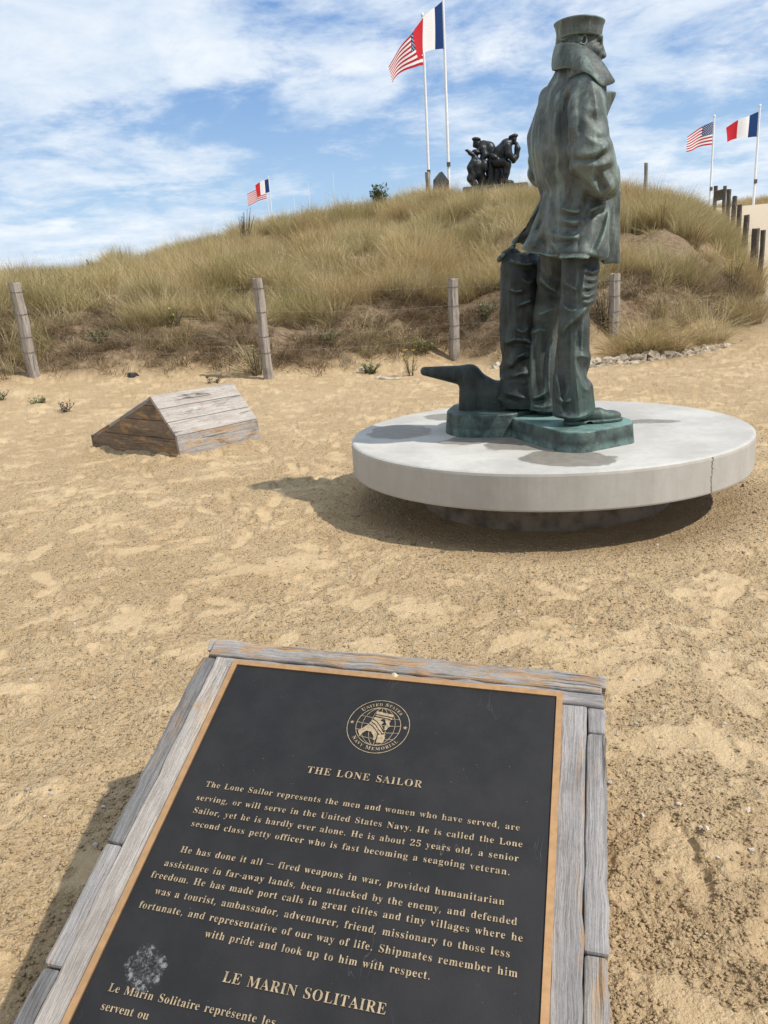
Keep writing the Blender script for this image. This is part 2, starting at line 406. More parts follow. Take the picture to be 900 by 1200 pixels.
def mat_grass(name, cols, root, green):
    """cols: straw tones; blades pale towards the tip; whole stretches of the dune lean greener (by instance place)"""
    k = NT(name); tone = k.attr('tone'); hg = k.attr('hgt')
    inf = k.n('ShaderNodeObjectInfo')
    reg = k.noise(inf.outputs['Location'], .23, 4, .6); reg2 = k.noise(inf.outputs['Location'], .9, 3, .6)
    col = k.mix(k.rng(tone, .0, .55, smooth=False), cols[0], cols[1]); col = k.mix(k.rng(tone, .55, 1, smooth=False), col, cols[2])
    gf = k.math('MULTIPLY', k.rng(k.math('ADD', k.math('MULTIPLY', reg, .7), k.math('MULTIPLY', reg2, .3)), .43, .58), green)
    col = k.mix(k.math('MULTIPLY', gf, k.rng(tone, .1, .8, 1, .35)), col, (.24, .255, .085))
    col = k.mix(k.rng(inf.outputs['Random'], .0, .45, .75, 0, smooth=False), col, (.235, .165, .08))
    col = k.mix(k.rng(inf.outputs['Random'], .62, 1.0, 0, .6, smooth=False), col, (.76, .64, .41))
    col = k.mix(k.rng(hg, 0, .55, .75, 0), col, root)
    bs = k.b; k.out(col, .62, spec=.25)
    tr = k.n('ShaderNodeBsdfTranslucent'); k.put(tr.inputs[0], col)
    mx = k.n('ShaderNodeMixShader'); mx.inputs[0].default_value = .25
    k.t.links.new(bs.outputs[0], mx.inputs[1]); k.t.links.new(tr.outputs[0], mx.inputs[2])
    k.t.links.new(mx.outputs[0], k.t.nodes['Material Output'].inputs['Surface'])
    return k.m

def mat_us_flag():
    k = NT('striped_flag'); s = k.n('ShaderNodeSeparateXYZ'); k.put(s.inputs[0], k.coord('UV')); u, v = s.outputs[0], s.outputs[1]
    # u 0..1 along the fly, v 0..1 from the bottom
    par = k.math('MODULO', k.math('FLOOR', k.math('MULTIPLY', v, 13)), 2)
    col = k.mix(par, (.42, .022, .032), (.78, .77, .75))
    can = k.math('MULTIPLY', k.math('LESS_THAN', u, .4), k.math('GREATER_THAN', v, 6 / 13))
    # 50 five-pointed stars in nine staggered rows
    a = k.math('MULTIPLY', k.math('DIVIDE', u, .4), 12); b = k.math('MULTIPLY', k.math('DIVIDE', k.math('SUBTRACT', v, 6 / 13), 7 / 13), 10)
    ra, rb = k.math('ROUND', a), k.math('ROUND', b)
    even = k.math('LESS_THAN', k.math('MODULO', k.math('ADD', ra, rb), 2), .5)
    def inside(x, lo, hi): return k.math('MULTIPLY', k.math('GREATER_THAN', x, lo), k.math('LESS_THAN', x, hi))
    ok = k.math('MULTIPLY', even, k.math('MULTIPLY', inside(ra, .5, 11.5), inside(rb, .5, 9.5)))
    dx, dy = k.math('MULTIPLY', k.math('SUBTRACT', a, ra), 1.2), k.math('SUBTRACT', b, rb)
    rr = k.math('SQRT', k.math('ADD', k.math('MULTIPLY', dx, dx), k.math('MULTIPLY', dy, dy)))
    th = k.math('ARCTAN2', dx, dy)
    lim = k.math('ADD', .36, k.math('MULTIPLY', k.math('COSINE', k.math('MULTIPLY', th, 5)), .16))
    star = k.math('MULTIPLY', ok, k.math('LESS_THAN', rr, lim))
    col = k.mix(can, col, k.mix(star, (.013, .028, .115), (.78, .78, .78)))
    return flag_shader(k, col)
def flag_shader(k, col):
    weave = k.noise(k.coord('UV', scale=(160, 100, 1)), 1, 2)
    k.out(col, .8, k.bump(weave, .1, .01), spec=.2)
    tr = k.n('ShaderNodeBsdfTranslucent'); k.put(tr.inputs[0], col)
    mx = k.n('ShaderNodeMixShader'); mx.inputs[0].default_value = .25
    k.t.links.new(k.b.outputs[0], mx.inputs[1]); k.t.links.new(tr.outputs[0], mx.inputs[2])
    k.t.links.new(mx.outputs[0], k.t.nodes['Material Output'].inputs['Surface'])
    return k.m
def mat_fr_flag():
    k = NT('tricolour_flag'); s = k.n('ShaderNodeSeparateXYZ'); k.put(s.inputs[0], k.coord('UV')); u = s.outputs[0]
    col = k.mix(k.math('GREATER_THAN', u, 1 / 3), (.010, .038, .135), (.80, .79, .77))
    col = k.mix(k.math('GREATER_THAN', u, 2 / 3), col, (.50, .022, .032))
    return flag_shader(k, col)

DISC_C = (1.026, 4.739); DISC_R = 1.201; DISC_TOP = 0.42
# stains in disc-local metres: x, y, rx, ry, angle
STAINS = [(-.07, -.90, .27, .19, -.35), (.62, .0, .22, .085, -.3), (-.90, .20, .22, .26, 0), (-.46, .68, .26, .19, -.3), (-.34, -.16, .36, .15, .35), (-.02, -.36, .40, .32, .5)]
CRACK_ANG = -1.03
SPOT = (-.275, -.715)
M_SAND = mat_sand(); M_CONC = mat_concrete()
M_BRONZE = mat_bronze('green_bronze', tint=1.58, verd=.40); M_BRONZE_BASE = mat_bronze('dark_base_bronze', streak=(5, 5, 3.2), tint=.30, verd=.15, top=.08, zhi=.1, zlo=-.2); M_BRONZE_LEG = mat_bronze('streaked_bronze', tint=.80, verd=.50, zhi=.8, zlo=.0); M_BRONZE_BAG = mat_bronze('black_green_bronze', tint=.45, verd=.35, zhi=.6, zlo=0.); M_BRONZE_SLAB = mat_bronze('plinth_bronze', streak=(5, 5, 3.2), tint=.72, verd=.30, top=.85, zhi=.1, zlo=-.2)
M_DBRONZE = mat_bronze('dark_bronze', True)
M_POST = mat_wood('grey_post_wood', (.26, .225, .19), (.42, .375, .32), (.12, .10, .085))
M_POSTD = mat_wood('dark_post_wood', (.085, .07, .055), (.15, .125, .10), (.035, .03, .025))
M_GREYWOOD = mat_wood('silvered_wood', (.25, .235, .225), (.41, .385, .365), (.12, .105, .10), .12)
M_DARKGREY = mat_wood('rain_dark_wood', (.155, .15, .148), (.27, .26, .25), (.055, .05, .048), .04)
M_PALEWOOD = mat_wood('pale_silvered_wood', (.33, .295, .26), (.50, .455, .405), (.19, .16, .135), .06)
M_BARKWOOD = mat_wood('worn_orange_wood', (.28, .255, .235), (.43, .39, .345), (.12, .10, .085), .62)
M_BARKTOP = mat_wood('bark_edged_wood', (.27, .25, .235), (.42, .39, .355), (.11, .095, .085), .80, osc=(9, 26))
M_SIDEWOOD = mat_wood('brown_stained_wood', (.17, .125, .09), (.27, .20, .14), (.07, .055, .042), .48)
M_BRASS = mat_flat('worn_brass', (.52, .30, .14), .42, .55, .12, 60)
M_LETTER = mat_flat('polished_letter_brass', (.62, .46, .28), .36, .55, .30, 130)
M_PLAQUE = mat_plaque()
M_FOOT = mat_flat('shaded_sandy_concrete', (.30, .245, .18), .9, 0, .38, 9)  # sand-brown foot, colour darkened to carry the shade under the disc
M_WHITE = mat_flat('white_pole_paint', (.80, .80, .78), .4, 0, .05)
M_STONE = mat_flat('pale_limestone', (.52, .44, .33), .9, 0, .25, 6)
M_SLATE = mat_flat('dark_slate', (.030, .033, .038), .6, 0, .2, 4)
M_WIRE = mat_flat('galvanised_wire', (.30, .28, .26), .5, .4, .1)
M_GRASS = mat_grass('dune_grass', ((.36, .26, .115), (.585, .44, .205), (.74, .61, .36)), (.26, .185, .09), .75)
M_DEAD = mat_grass('dead_grass', ((.115, .072, .042), (.20, .132, .075), (.34, .245, .15)), (.11, .072, .042), .10)
M_GREEN = mat_flat('weed_green', (.15, .20, .055), .6, 0, .35, 40)
M_PALEGREEN = mat_flat('yellow_green_leaf', (.33, .34, .10), .6, 0, .3, 30)
M_YELLOW = mat_flat('yellow_petals', (.75, .58, .03), .6, 0, .1)
M_PURPLE = mat_flat('grey_purple_petals', (.30, .25, .38), .6, 0, .2)
M_TWIG = mat_flat('dry_dark_stalk', (.10, .075, .05), .8, 0, .3)
M_USFLAG = mat_us_flag(); M_FRFLAG = mat_fr_flag()

# ------------------------------------------------------------------ ground: beach sand, dune, ramp
_A = np.array
# foot of the dune (distance by bearing), its ground height, bank height and the crest's angle above the eye
T_AZ  = _A([-180, -60, -40, -26, -20.5, -14.75, -8, -2.5, 1.9, 5.7, 10, 15.4, 17.1, 21.6, 25, 60, 180.])
T_DF  = _A([14.5, 14.5, 14.5, 13.0, 12.6, 12.6, 12.0, 12.4, 12.6, 13.6, 12.9, 12.7, 13.2, 14.2, 16.3, 18, 14.5])
T_ZF  = _A([.3, .3, .34, .30, .22, .18, .13, .05, .0, .0, 0, 0, .0, .0, .02, .1, .3])
S_AZ  = _A([-180, -60, -35, -24.3, -21.3, -19.4, -17.4, -14.7, -11.2, -7.6, -3.5, .7, 4.3, 7.8, 11.3, 15.8, 19, 21.1, 22.7, 24, 26, 60, 180.])
S_EL  = _A([2, 1.8, 1.7, 1.55, 1.45, 1.6, 2.3, 2.6, 3.2, 3.9, 4.4, 4.85, 5.25, 5.3, 5.15, 4.9, 4.45, 4.6, 4.8, 4.8, 4.5, 4, 3])
S_DC  = _A([30, 30, 28, 27, 27, 27, 28, 28, 29, 30, 30, 30, 31, 31, 30, 28, 25, 24, 24, 26, 30, 40, 30])
B_EL  = _A([-.4, -.6, -.5, -1.0, -1.7, -1.6, -1.1, -.7, -.4, -.3, -.2, .1, .4, .2, 0])
B_AZ  = _A([-180, -26, -17, -11.3, -6, -1, 4, 7, 10, 14, 18, 20, 22, 25, 180.])
LP0, LP1 = _A([8.8, 17.96]), _A([15.7, 36.8])                     # the fence line beside the ramp
_ld = (LP1 - LP0) / np.linalg.norm(LP1 - LP0); _ln = _A([_ld[1], -_ld[0]])   # normal towards the ramp

def line_side(x, y): return (x - LP0[0]) * _ln[0] + (y - LP0[1]) * _ln[1]
def path_z(D): return np.where(D < 48, .02 + np.clip(D - 14.2, 0, None) * .137, .02 + 33.8 * .137) * 1.0

def dune_z(x, y):
    D = np.hypot(x, y) + 1e-9; az = np.degrees(np.arctan2(x, y))
    df = np.interp(az, T_AZ, T_DF); zf = np.interp(az, T_AZ, T_ZF)
    df = df + .45 * fbm(x * .55, y * .55, 3, 31)
    dc = np.interp(az, S_AZ, S_DC)
    zc = HC + dc * np.tan(np.radians(np.interp(az, S_AZ, S_EL)))
    wb = 2.7
    zb = HC + (df + wb) * np.tan(np.radians(np.interp(az, B_AZ, B_EL)))
    u = D - df
    rise = np.clip((D - 8.2) / np.maximum(df - 8.2, .1), 0, 1) ** 2 * zf          # sand drifts up towards the bank
    t = np.clip(u / wb, 0, 1); bank = rise + (zb - zf) * (t * t * (3 - 2 * t)) ** .85
    v = np.clip((D - df - wb) / np.maximum(dc - df - wb, .1), 0, 1.0)
    slope = zb + (zc - zb) * (1 - (1 - v) ** 1.35)
    over = np.clip(D - dc, 0, None)
    z = np.where(u < wb, bank, slope) + np.minimum(over * .035, 1.15)
    inside = sstep(.3, 3.0, u)
    z = z + inside * (.34 * fbm(x * .32, y * .32, 3, 5) + .30 * fbm(x * .9, y * .9, 3, 6))
    z = z + sstep(.2, 1.0, u) * (1 - sstep(2.5, 4.0, u)) * (.12 * fbm(x * 2.2, y * 2.2, 4, 9))
    return z, u

def ground_z(x, y):
    """height, distance beyond the dune foot, side of the ramp fence (positive: on the ramp)"""
    x = np.asarray(x, np.float64); y = np.asarray(y, np.float64)
    D = np.hypot(x, y)
    z, u = dune_z(x, y)
    sd = line_side(x, y)
    w = sstep(-2.4, .25, sd) * (y > 0) * sstep(13, 15.5, D)
    pz = path_z(D) + .5 * sstep(1.0, -1.2, sd) * sstep(17, 20, D) * (1 - w * 0) * .5
    z = z * (1 - w) + pz * w
    # the low dune behind the ramp's top
    z = z + .95 * np.exp(-(((x - 26.6) / 4.2) ** 2 + ((y - 54.5) / 3.0) ** 2))
    return z, u, sd

def gz(x, y): return float(ground_z(np.array([x]), np.array([y]))[0][0])

# fine relief of the trodden sand, on a 1 cm map that the ground mesh samples
HX0, HX1, HY0, HY1, HS = -8.5, 9.5, 0.3, 14.5, 0.01
nx, ny = int((HX1 - HX0) / HS), int((HY1 - HY0) / HS)
gx, gy = np.meshgrid(HX0 + HS * np.arange(nx), HY0 + HS * np.arange(ny))
gx = gx.astype(np.float32); gy = gy.astype(np.float32)
wx = gx + .15 * fbm(gx * 1.1, gy * 1.1, 2, 40); wy = gy + .15 * fbm(gx * 1.1, gy * 1.1, 2, 43)
relief = .020 * fbm(gx * .8, gy * .8, 3, 50)
patch = fbm(wx * 4.6, wy * 6.4, 5, 60, .68)                               # crusted plates between loose sand
plate = sstep(-.10, .42, patch)
relief += .008 * plate + .013 * fbm(wx * 4.5, wy * 5.5, 5, 70, .6) * (1 - .5 * plate)
rid = 1 - np.abs(fbm(wx * 3.0, wy * 4.2, 3, 80)); relief += .008 * sstep(.82, 1.0, rid)
relief += .0065 * fbm(gx * 18, gy * 18, 3, 90, .7) * (1 - .7 * plate)
scarp = fbm(wx * 2.9 + 5, wy * 5.2, 4, 210, .62); sm_gate = sstep(-.05, .25, fbm(gx * 1.4, gy * 1.4, 2, 215))
relief += .013 * sm_gate * sstep(.06, .085, scarp) + .010 * sstep(.02, .3, fbm(gx * 1.1 + 9, gy * 1.1, 2, 216)) * sstep(.10, .13, -scarp)   # broken crust: little steps with crisp lips
smooth = np.clip(plate * .8, 0, 1)
fr = np.random.default_rng(5)
for i in range(1500):
    fx, fy = fr.uniform(HX0 + .5, HX1 - .5), fr.uniform(.8, 13.2)
    a = fr.normal(1.2, .8); L, W = fr.uniform(.125, .16), fr.uniform(.045, .06); dep = fr.uniform(.004, .011) * (1 if fy > 3 else .55)
    i0, j0 = int((fx - HX0) / HS), int((fy - HY0) / HS); n = 26
    sl = (slice(max(j0 - n, 0), j0 + n), slice(max(i0 - n, 0), i0 + n))
    X, Y = gx[sl] - fx, gy[sl] - fy
    p, q = (X * math.cos(a) + Y * math.sin(a)) / L, (-X * math.sin(a) + Y * math.cos(a)) / W
    wq = 1 - .25 * np.clip(p, -1, 1) * 0 - .28 * np.exp(-((p + .15) / .3) ** 2)
    d = np.sqrt(p * p + (q / wq) ** 2) + .10 * fbm(gx[sl] * 14, gy[sl] * 14, 2, 100 + i % 7)
    ins = sstep(1.05, .82, d); rimm = np.exp(-((d - 1.2) / .17) ** 2)
    relief[sl] = relief[sl] * (1 - .45 * ins) - dep * ins * (1 + .25 * p) + dep * .5 * rimm
    smooth[sl] = np.maximum(smooth[sl] * (1 - .2 * rimm), ins * fr.uniform(.4, .95))
# scooped ring of loose gravelly sand under the disc
rd = np.hypot(gx - DISC_C[0], gy - DISC_C[1])
ring = sstep(1.55, 1.25, rd); relief = relief * (1 - .6 * ring) - .012 * sstep(1.30, .95, rd) + .012 * np.exp(-((rd - 1.38) / .10) ** 2)
smooth *= (1 - ring * .9)
# sand blown up against the far lectern's boards
_q = [(gx + 2.766) * .7705 + (gy - 7.3425) * -.6375, -((gx + 2.766) * -.6375 + (gy - 7.3425) * -.7705)]
_ox = np.maximum(np.maximum(-_q[0], _q[0] - 1.40), 0); _oy = np.maximum(np.maximum(-_q[1], _q[1] - .915), 0); _rd = np.hypot(_ox, _oy)
relief += (.030 + .022 * fbm(gx * 3, gy * 3, 2, 130)) * np.exp(-(_rd / .11) ** 1.3)
ring_tone_map = ring * .55 * sstep(.66, 1.1, rd) * (1 - sstep(1.10, 1.30, rd))  # ring of darker sand colour below the disc's edge
# far sand is wind-combed into long flat ribs
def bil(m, x, y):
    u = np.clip((x - HX0) / HS, 0, nx - 1.001); v = np.clip((y - HY0) / HS, 0, ny - 1.001)
    i, j = u.astype(int), v.astype(int); a, b = (u - i), (v - j)
    i2, j2 = np.minimum(i + 1, nx - 1), np.minimum(j + 1, ny - 1)
    return (m[j, i] * (1 - a) + m[j, i2] * a) * (1 - b) + (m[j2, i] * (1 - a) + m[j2, i2] * a) * b

azs = np.concatenate([np.linspace(-180, -36, 60)[:-1], np.arange(-36, 36, .085), np.linspace(36, 180, 60)])
ang = np.arange(52, 5.35, -.075); Ds = HC / np.tan(np.radians(ang))
Ds = np.concatenate([[.05, .3, .6, .8], Ds, np.arange(Ds[-1] + .13, 36, .15), np.geomspace(37, 150, 40), np.geomspace(180, 4000, 12)])
AZ, DD = np.meshgrid(np.radians(azs), Ds)
PX, PY = (np.sin(AZ) * DD).ravel(), (np.cos(AZ) * DD).ravel()
PZ, UU, SD = ground_z(PX, PY)
rel = bil(relief, PX, PY); smo = bil(smooth, PX, PY)
win = sstep(HX0, HX0 + .8, PX) * sstep(HX1, HX1 - .8, PX) * sstep(HY0, HY0 + .3, PY) * sstep(HY1, HY1 - 1, PY)
onpath = sstep(-.6, .3, SD) * (PY > 0) * sstep(13.5, 16, np.hypot(PX, PY))
PZ = PZ + rel * win * (1 - sstep(.2, 1.2, UU) * (1 - onpath))
PZ = np.where(np.hypot(PX, PY) > 170, PZ * np.clip(1 - (np.hypot(PX, PY) - 170) / 300, 0, 1) - .0, PZ)
soil = sstep(.25, 1.3, UU + .5 * fbm(PX * 1.3, PY * 1.3, 3, 21)) * (1 - onpath)
pale = onpath * sstep(14.5, 18, np.hypot(PX, PY)) * .9
ring_tone = bil(ring_tone_map, PX, PY) * win
ncol = len(azs); nrow = len(Ds)
jj, ii = np.meshgrid(np.arange(nrow - 1), np.arange(ncol - 1), indexing='ij')
v0 = (jj * ncol + ii).ravel()
quads = np.stack([v0, v0 + ncol, v0 + ncol + 1, v0 + 1], 1)
cu = UU[v0]; cp = onpath[v0]; cd = np.hypot(PX[v0], PY[v0])
region = np.where(cd > 16, np.where(cp > .5, 2, 1), np.where((cu > .8) & (cp < .5), 1, 0))
V = np.stack([PX, PY, PZ], 1)
for rid_, nm in ((0, 'ground'), (1, 'dune'), (2, 'path')):
    q = quads[region == rid_]
    used, inv = np.unique(q.ravel(), return_inverse=True)
    me = np_mesh(nm, V[used], inv.reshape(-1, 4), attrs=dict(smooth=(smo * win)[used], soil=soil[used], pale=pale[used], ring_tone=ring_tone[used]))
    o = link_mesh(nm, me, M_SAND, smooth=True); tag(o, kind='structure')

# ------------------------------------------------------------------ sculpting: signed distances -> surface nets
def smin(a, b, k):
    h = np.clip(.5 + .5 * (b - a) / k, 0, 1); return b + (a - b) * h - k * h * (1 - h)
def smax(a, b, k): return -smin(-a, -b, k)
class Clay:
    def __init__(self, lo, hi, h):
        self.lo, self.h = np.array(lo, float), h
        n = [int(math.ceil((b - a) / h)) + 1 for a, b in zip(lo, hi)]; self.n = n
        ax = [lo[i] + h * np.arange(n[i]) for i in range(3)]
        self.X, self.Y, self.Z = [q.astype(np.float32) for q in np.meshgrid(*ax, indexing='ij')]
        self.d = np.full(n, 9.0, np.float32)
    def _win(self, c0, c1, pad):
        s = []
        for i in range(3):
            a = int((min(c0[i], c1[i]) - pad - self.lo[i]) / self.h); b = int((max(c0[i], c1[i]) + pad - self.lo[i]) / self.h) + 2
            s.append(slice(max(a, 0), max(min(b, self.n[i]), 0)))
        return tuple(s)
    def cone(self, a, b, ra, rb, k=.02, op='add', flat=None):
        """round cone from a to b"""
        a, b = np.array(a, float), np.array(b, float); w = self._win(a, b, max(ra, rb) + 4 * k + .04)
        X, Y, Z = self.X[w] - a[0], self.Y[w] - a[1], self.Z[w] - a[2]; ba = b - a; L2 = ba @ ba + 1e-9
        t = np.clip((X * ba[0] + Y * ba[1] + Z * ba[2]) / L2, 0, 1)
        dx, dy, dz = X - t * ba[0], Y - t * ba[1], Z - t * ba[2]
        d = np.sqrt(dx * dx + dy * dy + dz * dz) - (ra + (rb - ra) * t)
        self._op(w, d.astype(np.float32), k, op)
    def chain(self, pts, k=.02, op='add'):
        for (a, ra), (b, rb) in zip(pts[:-1], pts[1:]): self.cone(a, b, ra, rb, k, op)
    def ell(self, c, r, k=.02, op='add', rot=None):
        c = np.array(c, float); m = max(r); w = self._win(c, c, m + 4 * k + .04)
        P = [self.X[w] - c[0], self.Y[w] - c[1], self.Z[w] - c[2]]
        if rot is not None:
            M = np.array(Euler(rot).to_matrix().transposed()); P = [M[i, 0] * P[0] + M[i, 1] * P[1] + M[i, 2] * P[2] for i in range(3)]
        k0 = np.sqrt(sum((p / q) ** 2 for p, q in zip(P, r))); k1 = np.sqrt(sum((p / (q * q)) ** 2 for p, q in zip(P, r))) + 1e-6
        self._op(w, (k0 * (k0 - 1) / k1).astype(np.float32), k, op)
    def box(self, c, r, rad=.01, k=.02, op='add', rot=None):
        c = np.array(c, float); m = math.sqrt(sum(q * q for q in r)); w = self._win(c, c, m + 4 * k + .04)
        P = [self.X[w] - c[0], self.Y[w] - c[1], self.Z[w] - c[2]]
        if rot is not None:
            M = np.array(Euler(rot).to_matrix().transposed()); P = [M[i, 0] * P[0] + M[i, 1] * P[1] + M[i, 2] * P[2] for i in range(3)]
        q = [np.abs(p) - (s - rad) for p, s in zip(P, r)]
        d = np.sqrt(sum(np.maximum(t, 0) ** 2 for t in q)) + np.minimum(np.maximum(np.maximum(q[0], q[1]), q[2]), 0) - rad
        self._op(w, d.astype(np.float32), k, op)
    def tri(self, a, b, c, th, k=.02, op='add'):
        """thick triangle (rounded)"""
        a, b, c = (np.array(q, float) for q in (a, b, c)); lo = np.minimum(np.minimum(a, b), c); hi = np.maximum(np.maximum(a, b), c)
        w = self._win(lo, hi, th + 4 * k + .04); P = np.stack([self.X[w], self.Y[w], self.Z[w]], -1)
        ba, cb, ac = b - a, c - b, a - c; nor = np.cross(ba, ac)
        pa, pb, pc = P - a, P - b, P - c
        s = np.sign(pa @ np.cross(ba, nor)) + np.sign(pb @ np.cross(cb, nor)) + np.sign(pc @ np.cross(ac, nor))
        def seg(p, e): 
            t = np.clip((p @ e) / (e @ e), 0, 1); q = p - t[..., None] * e; return (q * q).sum(-1)
        edge = np.minimum(np.minimum(seg(pa, ba), seg(pb, cb)), seg(pc, ac)); face = (pa @ nor) ** 2 / (nor @ nor)
        d = np.sqrt(np.where(s < 2, edge, face)) - th
        self._op(w, d.astype(np.float32), k, op)
    def loft(self, secs, rdir, k=.03, op='add', n=2.3):
        """stacked super-elliptic sections (z, cx, cy, a, b): a along rdir, b across it"""
        s = np.array(sorted(secs)); z = np.clip(self.Z, s[0, 0], s[-1, 0])
        z1 = self.Z[0, 0, :]; zc = np.clip(z1, s[0, 0], s[-1, 0])
        def ip(j):                                          # smooth (catmull-ish) interpolation over z
            v = np.interp(zc, s[:, 0], s[:, j]); ker = max(1, int(.03 / self.h)); q = np.pad(v, ker, mode='edge')
            return np.convolve(q, np.ones(2 * ker + 1) / (2 * ker + 1), 'valid').astype(np.float32)[None, None, :]
        cx, cy, a, b = ip(1), ip(2), ip(3), ip(4)
        u = (self.X - cx) * rdir[0] + (self.Y - cy) * rdir[1]; v = -(self.X - cx) * rdir[1] + (self.Y - cy) * rdir[0]
        g = (np.abs(u / a) ** n + np.abs(v / b) ** n) ** (1 / n)
        d = (g - 1) * np.minimum(a, b)
        dz = np.maximum(s[0, 0] - self.Z, self.Z - s[-1, 0])
        d = np.where(dz > 0, np.sqrt(np.maximum(d, 0) ** 2 + dz ** 2), np.maximum(d, dz)) if True else d
        self._op((slice(None),) * 3, d.astype(np.float32), k, op)
    def _op(self, w, d, k, op):
        c = self.d[w]
        if op == 'add': self.d[w] = smin(c, d, k)
        elif op == 'sub': self.d[w] = smax(c, -d, k)
        elif op == 'and': self.d[w] = smax(c, d, k)
    def add(self, other_d, k=.02): self.d = smin(self.d, other_d, k)
    def mesh(self, name):
        d = self.d; n = d.shape; ins = d < 0
        nc = tuple(q - 1 for q in n)
        cnt = np.zeros(nc, np.int8)
        for i in (0, 1):
            for j in (0, 1):
                for k in (0, 1): cnt += ins[i:i + nc[0], j:j + nc[1], k:k + nc[2]]
        act = (cnt > 0) & (cnt < 8); ci, cj, ck = np.nonzero(act); idx = np.full(nc, -1, np.int64); idx[act] = np.arange(len(ci))
        pos = np.zeros((len(ci), 3)); num = np.zeros(len(ci))
        off = [(0, 0, 0), (1, 0, 0), (0, 1, 0), (1, 1, 0), (0, 0, 1), (1, 0, 1), (0, 1, 1), (1, 1, 1)]
        vals = [d[ci + o[0], cj + o[1], ck + o[2]] for o in off]
        for a in range(8):
            for ax in range(3):
                if off[a][ax]: continue
                o2 = list(off[a]); o2[ax] = 1; b = off.index(tuple(o2)); va, vb = vals[a], vals[b]
                m = (va < 0) != (vb < 0); t = np.where(m, va / np.where(m, va - vb, 1), 0)
                p = np.tile(np.array(off[a], float), (len(ci), 1)); p[:, ax] += t
                pos[m] += p[m]; num[m] += 1
        V = self.lo + (pos / num[:, None] + np.stack([ci, cj, ck], 1)) * self.h
        F = []
        for ax in range(3):
            s0 = [slice(0, n[i]) for i in range(3)]; s1 = list(s0); s0[ax] = slice(0, n[ax] - 1); s1[ax] = slice(1, n[ax])
            A, B = ins[tuple(s0)], ins[tuple(s1)]
            e = np.argwhere(A != B); u, v = (ax + 1) % 3, (ax + 2) % 3
            ok = (e[:, u] > 0) & (e[:, v] > 0) & (e[:, u] < n[u] - 1) & (e[:, v] < n[v] - 1); e = e[ok]
            fl = A[e[:, 0], e[:, 1], e[:, 2]]
            def at(du, dv):
                q = e.copy(); q[:, u] += du; q[:, v] += dv; return idx[q[:, 0], q[:, 1], q[:, 2]]
            q = np.stack([at(-1, -1), at(0, -1), at(0, 0), at(-1, 0)], 1)
            q[~fl] = q[~fl][:, ::-1]; F.append(q)
        me = np_mesh(name, V, np.concatenate(F)); me.shade_smooth(); return me

